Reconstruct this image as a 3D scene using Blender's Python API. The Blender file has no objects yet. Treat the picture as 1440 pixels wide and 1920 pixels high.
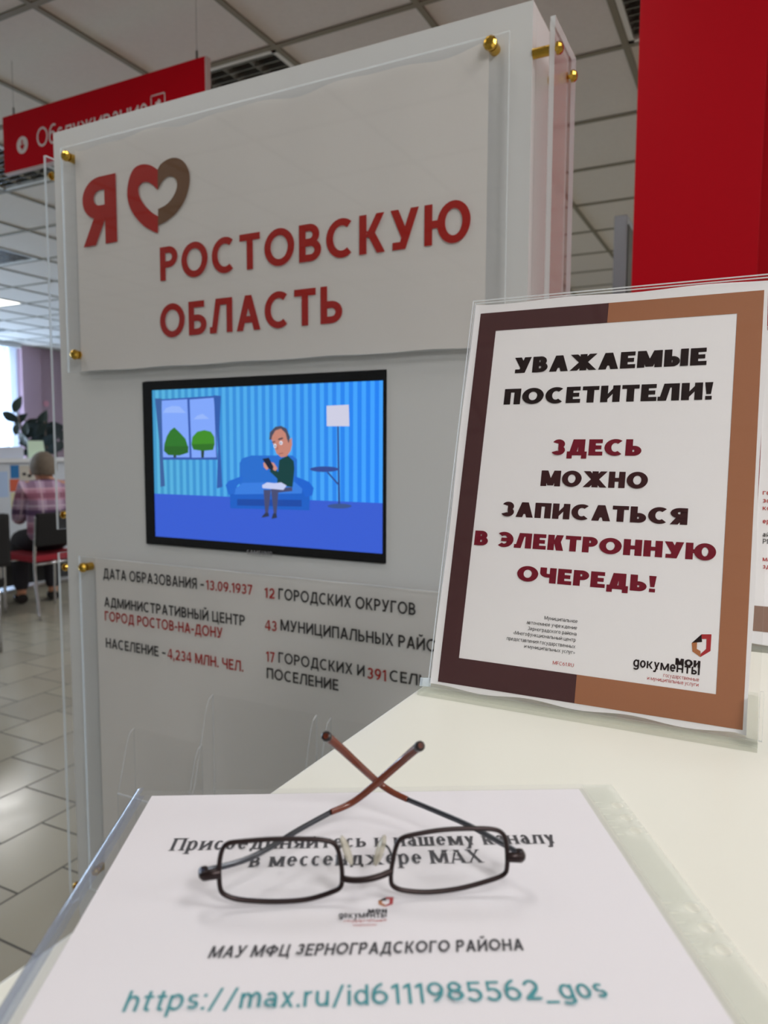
import bpy, bmesh, math, random
from mathutils import Vector, Matrix
random.seed(7)
PI = math.pi
sc = bpy.context.scene
COL = sc.collection

# ------------------------------------------------------------------ camera, world, exposure, lights
F_PX = 1380.98                                   # focal length in pixels of the 1440x1920 frame
YAW, PITCH, ROLL = math.radians(27.064), math.radians(-5.005), math.radians(0.201)
CAM_Z = 1.29
CAM = Vector((0, 0, CAM_Z))
_f = Vector((-math.sin(YAW)*math.cos(PITCH), math.cos(YAW)*math.cos(PITCH), math.sin(PITCH)))
_r = Vector((math.cos(YAW), math.sin(YAW), 0)); _u = _r.cross(_f)
_c, _s = math.cos(ROLL), math.sin(ROLL)
R_AX, U_AX = _c*_r + _s*_u, -_s*_r + _c*_u
cam = bpy.data.cameras.new('camera'); camo = bpy.data.objects.new('camera', cam); COL.objects.link(camo)
m3 = Matrix((R_AX, U_AX, -_f)).transposed(); camo.matrix_world = Matrix.Translation(CAM) @ m3.to_4x4()
cam.sensor_fit = 'VERTICAL'; cam.sensor_height = 36; cam.lens = F_PX/1920*36
cam.clip_start = .02; cam.clip_end = 60
cam.dof.use_dof = True; cam.dof.focus_distance = .50; cam.dof.aperture_fstop = cam.lens/2.3
sc.camera = camo
sc.view_settings.view_transform = 'Standard'; sc.view_settings.look = 'None'
sc.view_settings.exposure = 0.0; sc.view_settings.gamma = 1; sc.view_settings.use_curve_mapping = False
sc.cycles.use_denoising = True
sc.cycles.max_bounces = 14; sc.cycles.transparent_max_bounces = 24
w = bpy.data.worlds.new('sky'); sc.world = w; w.use_nodes = True
w.node_tree.nodes['Background'].inputs[0].default_value = (.62, .8, 1, 1)
w.node_tree.nodes['Background'].inputs[1].default_value = 2.0

CEIL_Z = CAM_Z + 1.53
def area(name, loc, rot, sx, sy, watt, col, spread=PI):
    l = bpy.data.lights.new(name, 'AREA'); l.shape = 'RECTANGLE'; l.size = sx; l.size_y = sy
    l.energy = watt; l.color = col; l.spread = spread
    o = bpy.data.objects.new(name, l); COL.objects.link(o); o.location = loc; o.rotation_euler = rot
    return o
GX, GY, GS = -.528, 3.65, .6                     # ceiling grid
WARM = (1, .992, .982)
LIT = [(2, -6, 7.5), (-1, -5, 5), (3, -8, 32), (3, -9, 14), (6, -5, 36), (-3, -6, 4), (-6, -7, 3), (-4, 0, 18), (-5, 2, 18), (-8, 5, 18), (-3, 4, 22), (-12, 2, 14), (4, -1, 14), (3, 4, 34)]   # cells and watts; one panel is in view, unseen rest placed for brightness
for i, j, wt in LIT:
    area('panel_light', (GX+(i+.5)*GS, GY+(j+.5)*GS, CEIL_Z-.02), (0, 0, 0), .56, .56, wt, WARM)
area('daylight', (-10.75, 6.0, 1.75), (0, -PI/2, 0), 2.1, 3.0, 420, (.66, .82, 1))     # sky light outside the window, facing in
area('daylight', (-10.75, 1.7, 1.75), (0, -PI/2, 0), 2.1, 3.0, 420, (.66, .82, 1))

# ------------------------------------------------------------------ helpers
def lin(c):
    return tuple((x/255/12.92 if x/255 <= .04045 else ((x/255+.055)/1.055)**2.4) for x in c)
MATS = {}
def mat(name, rgb, rough=.5, metal=0, emit=0, spec=.5, bump=None, var=None):
    if name in MATS: return MATS[name]
    m = bpy.data.materials.new(name); m.use_nodes = True; nt = m.node_tree; b = nt.nodes['Principled BSDF']
    c = lin(rgb)
    b.inputs['Base Color'].default_value = (*c, 1); b.inputs['Roughness'].default_value = rough
    b.inputs['Metallic'].default_value = metal; b.inputs['Specular IOR Level'].default_value = spec
    if emit:
        b.inputs['Emission Color'].default_value = (*c, 1); b.inputs['Emission Strength'].default_value = emit
        b.inputs['Base Color'].default_value = (.01, .01, .01, 1)
    if var or bump:
        tc = nt.nodes.new('ShaderNodeTexCoord'); nz = nt.nodes.new('ShaderNodeTexNoise')
        sc_, amt = (var or bump)[:2]
        nz.inputs['Scale'].default_value = sc_; nz.inputs['Detail'].default_value = 4
        nt.links.new(tc.outputs['Object'], nz.inputs['Vector'])
        if var:
            mx = nt.nodes.new('ShaderNodeMix'); mx.data_type = 'RGBA'
            mx.inputs[6].default_value = (*[x*(1-amt) for x in c], 1); mx.inputs[7].default_value = (*[min(1, x*(1+amt)) for x in c], 1)
            nt.links.new(nz.outputs['Fac'], mx.inputs[0]); nt.links.new(mx.outputs[2], b.inputs['Base Color'])
        if bump:
            bp = nt.nodes.new('ShaderNodeBump'); bp.inputs['Strength'].default_value = bump[1]; bp.inputs['Distance'].default_value = bump[2]
            nz2 = nz
            if var:
                nz2 = nt.nodes.new('ShaderNodeTexNoise'); nz2.inputs['Scale'].default_value = bump[0]; nt.links.new(tc.outputs['Object'], nz2.inputs['Vector'])
            nt.links.new(nz2.outputs['Fac'], bp.inputs['Height']); nt.links.new(bp.outputs['Normal'], b.inputs['Normal'])
    MATS[name] = m; return m
def clear(name, tint=(1, 1, 1), milk=0., milkc=(235, 238, 235), ior=1.49, rough=.02, refl=1.):
    """thin clear plastic: transparent with Fresnel reflection, optionally milky"""
    if name in MATS: return MATS[name]
    m = bpy.data.materials.new(name); m.use_nodes = True; nt = m.node_tree; nt.nodes.clear()
    out = nt.nodes.new('ShaderNodeOutputMaterial'); tr = nt.nodes.new('ShaderNodeBsdfTransparent'); gl = nt.nodes.new('ShaderNodeBsdfGlossy')
    tr.inputs[0].default_value = (*tint, 1); gl.inputs['Roughness'].default_value = rough
    fr = nt.nodes.new('ShaderNodeFresnel')
    ge_ = nt.nodes.new('ShaderNodeNewGeometry'); io = nt.nodes.new('ShaderNodeMath'); io.operation = 'MULTIPLY_ADD'   # thin sheet: same Fresnel from both sides
    io.inputs[1].default_value = 1/ior-ior; io.inputs[2].default_value = ior
    nt.links.new(ge_.outputs['Backfacing'], io.inputs[0]); nt.links.new(io.outputs[0], fr.inputs[0])
    mul = nt.nodes.new('ShaderNodeMath'); mul.operation = 'MULTIPLY'; mul.inputs[1].default_value = refl
    nt.links.new(fr.outputs[0], mul.inputs[0])
    base = tr.outputs[0]
    if milk:
        df = nt.nodes.new('ShaderNodeBsdfDiffuse'); df.inputs[0].default_value = (*lin(milkc), 1)
        tl = nt.nodes.new('ShaderNodeBsdfTranslucent'); tl.inputs[0].default_value = (*lin(milkc), 1)
        a = nt.nodes.new('ShaderNodeMixShader'); a.inputs[0].default_value = .4; nt.links.new(df.outputs[0], a.inputs[1]); nt.links.new(tl.outputs[0], a.inputs[2])
        b = nt.nodes.new('ShaderNodeMixShader'); b.inputs[0].default_value = milk; nt.links.new(tr.outputs[0], b.inputs[1]); nt.links.new(a.outputs[0], b.inputs[2]); base = b.outputs[0]
    mx = nt.nodes.new('ShaderNodeMixShader'); nt.links.new(mul.outputs[0], mx.inputs[0]); nt.links.new(base, mx.inputs[1]); nt.links.new(gl.outputs[0], mx.inputs[2])
    nt.links.new(mx.outputs[0], out.inputs[0]); MATS[name] = m; return m

def obj(name, bm, mats, parent=None, smooth=False, loc=None):
    me = bpy.data.meshes.new(name); bm.normal_update(); bm.to_mesh(me); bm.free()
    for m in (mats if isinstance(mats, (list, tuple)) else [mats]): me.materials.append(m)
    if smooth:
        for p in me.polygons: p.use_smooth = True
    o = bpy.data.objects.new(name, me); COL.objects.link(o)
    if parent is not None:
        o.parent = parent; o.matrix_parent_inverse = Matrix.Translation(-Vector(root_loc(parent)))
    return o
def root_loc(o):
    l = Vector(o.location)
    return l if o.parent is None else Vector((0, 0, 0)) + root_loc(o.parent)*0 + (l if o.parent is None else root_world(o))
def root_world(o):
    # parts are built in world coordinates: their own location stays zero, so only the thing's own base counts
    return Vector((0, 0, 0))
def thing(name, label, cat, loc=(0, 0, 0), group=None):
    o = bpy.data.objects.new(name, None); COL.objects.link(o); o.location = loc; o.empty_display_size = .05
    return tag(o, label, cat, group)
def tag(o, label, cat, group=None):
    o['label'] = label; o['category'] = cat
    if group: o['group'] = group
    return o
def struct(name, bm, m):
    o = obj(name, bm, m); o['kind'] = 'structure'; return o
def box(bm, a, b, mi=0, bev=0):
    x0, y0, z0 = [min(a[i], b[i]) for i in range(3)]; x1, y1, z1 = [max(a[i], b[i]) for i in range(3)]
    t = bmesh.new()
    v = [t.verts.new(p) for p in ((x0, y0, z0), (x1, y0, z0), (x1, y1, z0), (x0, y1, z0), (x0, y0, z1), (x1, y0, z1), (x1, y1, z1), (x0, y1, z1))]
    for q in ((0, 3, 2, 1), (4, 5, 6, 7), (0, 1, 5, 4), (1, 2, 6, 5), (2, 3, 7, 6), (3, 0, 4, 7)): t.faces.new([v[i] for i in q])
    if bev: bmesh.ops.bevel(t, geom=t.edges[:], offset=bev, segments=2, affect='EDGES', profile=.7)
    join(bm, t, mi); return bm
def join(bm, t, mi=0, M=None):
    mp = {}
    for v in t.verts: mp[v] = bm.verts.new(M @ v.co if M else v.co)
    for f in t.faces:
        try:
            g = bm.faces.new([mp[v] for v in f.verts]); g.material_index = mi or f.material_index; g.smooth = f.smooth
        except ValueError: pass
    t.free()
def Box(a, b, mi=0, bev=0): return box(bmesh.new(), a, b, mi, bev)
def tube(bm, pts, rad, n=8, closed=False, mi=0, flat=None, smooth=True):
    pts = [Vector(p) for p in pts]; N = len(pts); rings = []
    rads = rad if isinstance(rad, (list, tuple)) else [rad]*N
    prev = None
    for i, p in enumerate(pts):
        a = pts[(i-1) % N] if (closed or i > 0) else p; b = pts[(i+1) % N] if (closed or i < N-1) else p
        t = (b-a).normalized()
        if prev is None:
            x = t.cross(Vector((0, 0, 1)));  x = x if x.length > 1e-3 else t.cross(Vector((0, 1, 0)))
        else: x = prev - t*prev.dot(t)
        x.normalize(); prev = x; y = t.cross(x)
        fx, fy = flat or (1, 1)
        rings.append([bm.verts.new(p + rads[i]*(fx*math.cos(2*PI*k/n)*x + fy*math.sin(2*PI*k/n)*y)) for k in range(n)])
    for i in range(N if closed else N-1):
        A, B = rings[i], rings[(i+1) % N]
        for k in range(n):
            f = bm.faces.new((A[k], A[(k+1) % n], B[(k+1) % n], B[k])); f.material_index = mi; f.smooth = smooth
    if not closed:
        bm.faces.new(rings[0][::-1]).material_index = mi; bm.faces.new(rings[-1]).material_index = mi
    return bm
def Tube(pts, rad, **k): return tube(bmesh.new(), pts, rad, **k)
def lathe(bm, o, axis, prof, n=20, mi=0):
    """prof: list of (distance along axis, radius)"""
    o = Vector(o); ax = Vector(axis).normalized(); x = ax.orthogonal().normalized(); y = ax.cross(x); rings = []
    for d, r in prof: rings.append([bm.verts.new(o+ax*d+r*(math.cos(2*PI*k/n)*x+math.sin(2*PI*k/n)*y)) for k in range(n)])
    for A, B in zip(rings, rings[1:]):
        for k in range(n): f = bm.faces.new((A[k], A[(k+1) % n], B[(k+1) % n], B[k])); f.material_index = mi; f.smooth = False
    bm.faces.new(rings[0][::-1]).material_index = mi; bm.faces.new(rings[-1]).material_index = mi
    return bm
def spline(pts, n=6, closed=False):
    P = [Vector(p) for p in pts]; N = len(P); out = []
    for i in range(N if closed else N-1):
        g = (lambda k: P[k % N]) if closed else (lambda k: P[max(0, min(N-1, k))])
        a, b, c, d = g(i-1), g(i), g(i+1), g(i+2)
        for k in range(n):
            t = k/n
            out.append(.5*((2*b)+(c-a)*t+(2*a-5*b+4*c-d)*t*t+(3*b-a-3*c+d)*t**3))
    if not closed: out.append(P[-1])
    return out
def skin(verts, edges, radii, root=0, sub=2):
    me = bpy.data.meshes.new('s'); me.from_pydata(verts, edges, []); o = bpy.data.objects.new('s', me); COL.objects.link(o)
    md = o.modifiers.new('k', 'SKIN'); md.use_smooth_shade = True
    for i, r in enumerate(radii):
        s = me.skin_vertices[0].data[i]; s.radius = r if isinstance(r, tuple) else (r, r); s.use_root = (i == root)
    sb = o.modifiers.new('u', 'SUBSURF'); sb.levels = sub; sb.render_levels = sub
    dg = bpy.context.evaluated_depsgraph_get(); dg.update()
    e = o.evaluated_get(dg); bm = bmesh.new(); bm.from_mesh(e.to_mesh()); bpy.data.objects.remove(o)
    for f in bm.faces: f.smooth = True
    return bm

def ray(x, y): return ((x-720)/F_PX)*R_AX - ((y-960)/F_PX)*U_AX + _f
class Plane:
    """a surface of the place with its own axes; points read off the photograph are carried onto it"""
    def __init__(s, O, u, v):
        s.O = Vector(O); s.u = Vector(u).normalized(); s.v = Vector(v).normalized(); s.n = s.u.cross(s.v)
    def loc(s, x, y):
        d = ray(x, y); p = CAM + d*((s.O-CAM).dot(s.n)/d.dot(s.n)) - s.O
        return (p.dot(s.u), p.dot(s.v))
    def pt(s, a, b, e=0): return s.O + a*s.u + b*s.v + e*s.n
def poly(bm, pl, uv, e, mi=0):
    f = bm.faces.new([bm.verts.new(pl.pt(a, b, e)) for a, b in uv]); f.normal_update()
    if f.normal.dot(pl.n) < 0: f.normal_flip()
    f.material_index = mi; return f
def rectuv(a0, b0, a1, b1): return [(a0, b0), (a1, b0), (a1, b1), (a0, b1)]
def slab(bm, pl, a0, b0, a1, b1, e0, e1, mi=0, edge=None):
    """a board lying on a plane from height e0 to e1; its thin sides get material slot `edge`"""
    v = [[bm.verts.new(pl.pt(a, b, e)) for a, b in rectuv(a0, b0, a1, b1)] for e in (e0, e1)]
    bm.faces.new(v[0][::-1]).material_index = mi; bm.faces.new(v[1]).material_index = mi
    for k in range(4):
        bm.faces.new((v[0][k], v[0][(k+1) % 4], v[1][(k+1) % 4], v[1][k])).material_index = mi if edge is None else edge
    return bm

# ------------------------------------------------------------------ lettering engine: every glyph is drawn from strokes
class Gl:
    def __init__(s, w, t, serif=False): s.w, s.t, s.p, s.serif = w, t, [], serif
    def rect(s, x0, y0, x1, y1): s.p.append([(x0, y0), (x1, y0), (x1, y1), (x0, y1)])
    def V(s, x, y0=0, y1=1, sb=True, st=True):
        s.rect(x, y0, x+s.w, y1)
        if s.serif:
            for yy, on in ((y0, sb), (y1-.05, st)):
                if on: s.rect(x-.09, yy, x+s.w+.09, yy+.05)
    def H(s, y, x0, x1): s.rect(x0, y, x1, y+s.t)
    def D(s, x0, y0, x1, y1, k=1.08, thin=False):
        wd = s.w*k*(.5 if thin and s.serif else 1)
        s.p.append([(x0, y0), (x0+wd, y0), (x1+wd, y1), (x1, y1)])
        if s.serif:
            for x, y in ((x0, y0), (x1, y1)):
                if y in (0, 1): yy = 0 if y == 0 else .95; s.rect(x-.08, yy, x+wd+.08, yy+.05)
    def arc(s, cx, cy, rx, ry, a0, a1, w=None, t=None):
        w = s.w if w is None else w; t = s.t if t is None else t; n = max(4, int(abs(a1-a0)/12))
        P = []
        for k in range(n+1):
            a = math.radians(a0+(a1-a0)*k/n); c, q = math.cos(a), math.sin(a)
            P.append(((cx+rx*c, cy+ry*q), (cx+(rx-w)*c, cy+(ry-t)*q)))
        for (o0, i0), (o1, i1) in zip(P, P[1:]): s.p.append([i0, o0, o1, i1] if a1 > a0 else [i1, o1, o0, i0])
    def bowl(s, x0, x1, y0, y1):
        ry = (y1-y0)/2; rx = min(ry*1.15, (x1-x0)*.6); cx = x1-rx
        s.H(y0, x0, cx); s.H(y1-s.t, x0, cx); s.arc(cx, (y0+y1)/2, rx, ry, -90, 90)
    def low(s, g, xh=.72, sx=.84):
        q = Gl(s.w/sx*.98, s.t/xh, s.serif); W = CAPS[g](q)
        s.p += [[(x*sx, y*xh) for x, y in pp] for pp in q.p]; return W*sx
def g_A(s): W = .84; k = 1.08*s.w; s.D(0, 0, (W-k)/2, 1, thin=True); s.D(W-k, 0, (W-k)/2, 1); s.H(.22, .2, W-.2); return W
def g_BE(s): s.V(0); s.H(1-s.t, 0, .6); s.bowl(s.w*.5, .68, 0, .6); return .68
def g_V(s): s.V(0); s.bowl(s.w*.5, .64, .5-s.t*.4, 1); s.bowl(s.w*.5, .7, 0, .5+s.t*.5); return .7
def g_G(s): s.V(0); s.H(1-s.t, 0, .6); return .6
def g_D(s):
    W = .9; s.H(0, 0, W); s.rect(0, -.2, s.w*.8, s.t); s.rect(W-s.w*.8, -.2, W, s.t)
    s.D(.1, s.t*.5, .26, 1); s.V(W-.1-s.w, 0, 1, st=False, sb=False); s.H(1-s.t, .26, W-.1); return W
def g_E(s): s.V(0); s.H(0, 0, .62); s.H(1-s.t, 0, .6); s.H(.5-s.t/2, 0, .56); return .62
def g_ZH(s):
    W = 1.16; k = 1.08*s.w; s.V(W/2-s.w/2); c = (W-k)/2
    for x in (0, W-k):
        s.D(x, 0, c, .55); s.D(c, .45, x, 1)
    return W
def g_Z(s):
    W = .64; a, b = .5+s.t*.5, .5-s.t*.5
    s.arc(W*.48, (1+b)/2, W*.46, (1-b)/2, 155, -90); s.arc(W*.48, a/2, W*.5, a/2, 90, -155); return W
def g_I(s): W = .8; s.V(0); s.V(W-s.w); s.p.append([(s.w*.6, 0), (s.w*.6, .32), (W-s.w*.6, 1), (W-s.w*.6, .68)]); return W
def g_II(s): W = g_I(s); s.arc(W/2, 1.3, .22, .22, 195, 345, s.w*.7, s.t*.8); return W
def g_K(s): W = .74; k = 1.1*s.w; s.V(0); s.D(s.w*.8, .42, W-k-.02, 1, 1.1); s.D(W-k, 0, s.w*.9, .58, 1.1); return W
def g_L(s): W = .8; s.V(W-s.w); s.H(1-s.t, .22, W); s.D(.02, 0, .2, 1, .95); s.rect(-.03, 0, .1, s.t); return W
def g_M(s):
    W = 1.0; k = 1.0*s.w; s.V(0); s.V(W-s.w); s.D((W-k)/2, .05, s.w*.15, 1, 1., thin=False); s.D((W-k)/2, .05, W-s.w*1.15, 1, 1.); return W
def g_N(s): W = .78; s.V(0); s.V(W-s.w); s.H(.5-s.t/2, 0, W); return W
def g_O(s): W = .98; s.arc(W/2, .5, W/2, .515, 0, 360); return W
def g_P(s): W = .76; s.V(0); s.V(W-s.w); s.H(1-s.t, 0, W); return W
def g_R(s): s.V(0); s.bowl(s.w*.5, .68, .38, 1); return .68
def g_S(s): W = .84; s.arc(W*.56, .5, W*.56, .515, 52, 308); return W
def g_T(s): W = .7; s.V((W-s.w)/2, st=False); s.H(1-s.t, 0, W); return W
def g_U(s): W = .78; k = 1.05*s.w; s.D(.2, 0, W-k, 1, 1.05); s.D(.3, .3, 0, 1, 1.05); s.rect(.06, 0, .3, s.t); return W
def g_F(s): W = 1.0; s.V((W-s.w)/2); s.arc(W/2, .52, W/2, .36, 0, 360); return W
def g_X(s): W = .8; k = 1.08*s.w; s.D(0, 0, W-k, 1, thin=True); s.D(W-k, 0, 0, 1); return W
def g_C(s): W = .86; s.V(0); s.V(W-.1-s.w); s.H(0, 0, W); s.rect(W-s.w*.75, -.2, W, s.t); return W
def g_CH(s): W = .74; s.V(W-s.w); s.V(0, .62, 1, sb=False); s.arc(.34, .66, .34, .3, 180, 270); s.H(.36, .33, W); return W
def g_SH(s): W = 1.06; s.V(0); s.V((W-s.w)/2); s.V(W-s.w); s.H(0, 0, W); return W
def g_Y(s): W = .94; s.V(0); s.bowl(s.w*.5, .62, 0, .6); s.V(W-s.w); return W
def g_b(s): s.V(0); s.bowl(s.w*.5, .68, 0, .6); return .68
def g_EE(s): W = .82; s.arc(W*.44, .5, W*.56, .515, -130, 130); s.H(.5-s.t/2, .22, W-s.w*.5); return W
def g_YU(s): W = 1.2; s.V(0); s.H(.5-s.t/2, 0, .4); s.arc(W-.43, .5, .43, .515, 0, 360); return W
def g_YA(s):
    W = .7; s.V(W-s.w); ry = .31; rx = .36; s.arc(rx, .69, rx, ry, 90, 270); s.H(.38, rx-.02, W); s.H(1-s.t, rx-.02, W); s.D(0, 0, .24, .42); return W
def g_0(s): s.arc(.33, .5, .33, .51, 0, 360); return .66
def g_1(s): s.V(.18); s.p.append([(0, .72), (.2, .82), (.2, 1), (0, .87)]); return .18+s.w+.04
def g_2(s): s.arc(.31, .68, .31, .325, 165, -35); s.p.append([(.02, 0), (.02, s.t), (.44, .58), (.6, .5), (.26, s.t*.5)]); s.H(0, .02, .64); return .64
def g_3(s): return g_Z(s)
def g_4(s): s.V(.4); s.H(.2, 0, .68); s.p.append([(0, .2), (0, .2+s.t), (.36, 1), (.4+s.w*.5, 1)]); return .68
def g_5(s): s.H(1-s.t, .08, .6); s.rect(.08, .5, .08+s.w*.85, 1); s.arc(.28, .325, .34, .335, 125, -150); return .64
def g_6(s): s.arc(.33, .33, .33, .34, 0, 360); s.arc(.5, .36, .5, .65, 98, 180); return .66
def g_7(s): s.H(1-s.t, 0, .62); s.D(.12, 0, .62-s.w*1.05, 1, 1.05); return .62
def g_8(s): s.arc(.33, .74, .29, .27, 0, 360); s.arc(.33, .28, .33, .29, 0, 360); return .66
def g_9(s): s.arc(.33, .67, .33, .34, 0, 360); s.arc(.16, .64, .5, .65, -82, 0); return .66
def g_lS(s): W = .66; s.arc(W/2, .74, W*.48, .28, 40, 265); s.arc(W/2, .27, W*.5, .285, 85, -145); return W
def g_lN(s): W = .8; s.V(0); s.V(W-s.w); s.p.append([(s.w*.6, .68), (s.w*.6, 1), (W-s.w*.6, .32), (W-s.w*.6, 0)]); return W
def g_lU(s): W = .74; s.V(0, .34, 1); s.V(W-s.w, .34, 1); s.arc(W/2, .36, W/2, .375, 180, 360); return W
def g_lG(s): W = .86; s.arc(W*.54, .5, W*.54, .515, 45, 320); s.H(.42, .48, W); s.V(W-s.w, .12, .45); return W
def g_lF(s): s.V(0); s.H(1-s.t, 0, .56); s.H(.46, 0, .5); return .56
def g_lR(s): s.V(0); s.bowl(s.w*.5, .66, .42, 1); s.D(.68-s.w*1.05, 0, .24, .46, 1.05); return .68
XH = .74
def l_a(s): s.V(.5-s.w, 0, XH*.66, st=False); s.arc(.26, XH*.6, .24, XH*.42, 0, 150); s.arc(.25, .21, .25, .225, 0, 360, s.w*.85); return .52
def l_e(s): s.arc(.28, XH/2, .28, XH/2+.01, 0, 318); s.H(XH/2-s.t*.6, .06, .54); return .56
def l_o(s): s.arc(.29, XH/2, .29, XH/2+.01, 0, 360); return .58
def l_c(s): s.arc(.28, XH/2, .28, XH/2+.01, 50, 310); return .5
def l_p(s): s.V(0, -.28, XH); s.arc(.31, XH/2, .29, XH/2+.01, -140, 140); return .6
def l_y(s): s.D(.04, -.28, .56-s.w, XH, 1.0); s.D(.25, .02, 0, XH, 1.0); s.rect(-.03, -.28, .16, -.28+s.t); return .56
def l_f(s): s.V(.42-s.w/2, -.28, 1); s.arc(.42, XH/2, .42, XH/2, 0, 360); return .84
def l_be(s): s.arc(.29, .33, .29, .34, 0, 360); s.arc(.42, .42, .42, .6, 70, 180); s.H(1-s.t, .5, .6); return .6
def l_h(s): s.V(0, 0, 1); s.V(.54-s.w, 0, XH*.55, st=False); s.arc(.28, XH*.55, .26, XH*.46, 0, 170); return .54
def l_t(s): s.V(.12, .12, .95); s.H(XH-s.t, 0, .38); s.arc(.34, .14, .22, .15, 180, 280); return .38
def l_s(s): s.arc(.24, XH*.72, .22, XH*.29, 40, 262, s.w*.9); s.arc(.24, XH*.27, .24, XH*.28, 88, -140, s.w*.9); return .48
def l_m(s):
    s.V(0, 0, XH)
    for x in (.08, .44): s.arc(x+.18, XH*.55, .22, XH*.46, 0, 165); s.V(x+.4-s.w, 0, XH*.56, st=False)
    return .84
def l_x(s): s.D(0, 0, .5-s.w, XH, 1.05); s.D(.5-s.w, 0, 0, XH, 1.05); return .5
def l_r(s): s.V(0, 0, XH); s.arc(.28, XH*.6, .26, XH*.41, 75, 165); return .34
def l_u(s): s.V(.54-s.w, 0, XH); s.V(0, .3, XH); s.arc(.27, .3, .27, .31, 180, 360); return .54
def l_i(s): s.V(0, 0, XH); s.rect(0, .86, s.w, 1); return s.w
def l_d(s): s.V(.58-s.w, 0, 1); s.arc(.29, XH/2, .29, XH/2+.01, 40, 320); return .58
def l_g(s): s.V(.58-s.w, -.1, XH); s.arc(.29, XH/2, .29, XH/2+.01, 40, 320); s.arc(.29, -.08, .29, .22, 200, 360); return .58
def l_ya(s): return s.low('Я')
CAPS = {'А': g_A, 'Б': g_BE, 'В': g_V, 'Г': g_G, 'Д': g_D, 'Е': g_E, 'Ж': g_ZH, 'З': g_Z, 'И': g_I, 'Й': g_II, 'К': g_K, 'Л': g_L, 'М': g_M, 'Н': g_N,
        'О': g_O, 'П': g_P, 'Р': g_R, 'С': g_S, 'Т': g_T, 'У': g_U, 'Ф': g_F, 'Х': g_X, 'Ц': g_C, 'Ч': g_CH, 'Ш': g_SH, 'Ы': g_Y, 'Ь': g_b, 'Э': g_EE,
        'Ю': g_YU, 'Я': g_YA, '0': g_0, '1': g_1, '2': g_2, '3': g_3, '4': g_4, '5': g_5, '6': g_6, '7': g_7, '8': g_8, '9': g_9,
        'S': g_lS, 'N': g_lN, 'U': g_lU, 'G': g_lG, 'F': g_lF, 'R': g_lR, 'A': g_A, 'M': g_M, 'C': g_S, 'X': g_X}
LOWS = {'а': l_a, 'е': l_e, 'о': l_o, 'с': l_c, 'р': l_p, 'у': l_y, 'ф': l_f, 'б': l_be, 'h': l_h, 't': l_t, 'p': l_p, 's': l_s, 'm': l_m, 'a': l_a,
        'x': l_x, 'r': l_r, 'u': l_u, 'i': l_i, 'd': l_d, 'g': l_g, 'o': l_o}
def glyph(ch, st):
    s = Gl(*st)
    if ch in CAPS: return s.p, CAPS[ch](s)
    if ch in LOWS: return s.p, LOWS[ch](s)
    if ch == ' ': return s.p, .3
    if ch == '.': s.rect(0, 0, s.w, s.w); return s.p, s.w
    if ch == ',': s.p.append([(-.03, -.18), (s.w*.5, -.18), (s.w, s.w), (0, s.w)]); return s.p, s.w
    if ch == '-': s.H(.34, 0, .36); return s.p, .36
    if ch == '–': s.H(.36, 0, .5); return s.p, .5
    if ch == '_': s.rect(0, -.16, .52, -.16+s.t); return s.p, .52
    if ch == ':': s.rect(0, 0, s.w, s.w); s.rect(0, XH-s.w, s.w, XH); return s.p, s.w
    if ch == '/': s.D(0, -.08, .34, 1.02, .95); return s.p, .34+s.w
    if ch == '!': s.rect(s.w*.1, 0, s.w*.9, s.t*.9); s.p.append([(s.w*.22, s.t*.9+.1), (s.w*.78, s.t*.9+.1), (s.w, 1), (0, 1)]); return s.p, s.w
    if ch in '«»':
        for x in (0, .22):
            k = .7*s.w
            a = [(x+.2, .08), (x+.2+k, .08), (x+k, .33), (x+.2+k, .58), (x+.2, .58), (x, .33)]
            s.p.append(a if ch == '«' else [(.42+k-p, q) for p, q in a][::-1])
        return s.p, .45
    W = s.low(ch.upper(), XH)                      # the other small Cyrillic letters are small capitals
    return s.p, W
def lettering(name, pl, txt, bl, br, top, st, m, parent, e=.0004, gap=.12, skew=0., flatline=True, label=None):
    """bl, br: ends of the baseline, top: a point at cap height above bl (points of the photograph, carried onto the surface)"""
    a0, b0 = pl.loc(*bl); a1, b1 = pl.loc(*br); _, bt = pl.loc(*top)
    h = bt-b0
    if flatline: b0 = b1 = (b0+b1)/2
    bm = bmesh.new(); x = 0; P = []; lay = []
    for ch in txt:
        pp, W = glyph(ch, st); lay += range(len(pp)); P += [[(x+px, py) for px, py in q] for q in pp]; x += W+(gap if ch != ' ' else .06)
    x -= gap; kx = (a1-a0)/x; sl = (b1-b0)/x
    for q, ly in zip(P, lay):
        uv = [(a0+(px+skew*py)*kx, b0+px*sl+py*h) for px, py in q]
        f = poly(bm, pl, uv, e+ly*1.5e-5)   # strokes of one glyph lie a hair apart
    o = obj(name, bm, m, parent)
    if label: o['label'] = label
    return o
def shape(name, pl, pxs, m, parent, e=.0004):
    bm = bmesh.new()
    for P in (pxs if isinstance(pxs[0][0], (list, tuple)) else [pxs]): poly(bm, pl, [pl.loc(*p) for p in P], e)
    return obj(name, bm, m, parent)
def ell(cx, cy, rx, ry, n=28, a0=0, a1=360): return [(cx+rx*math.cos(math.radians(a0+(a1-a0)*k/n)), cy+ry*math.sin(math.radians(a0+(a1-a0)*k/n))) for k in range(n)]

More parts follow.
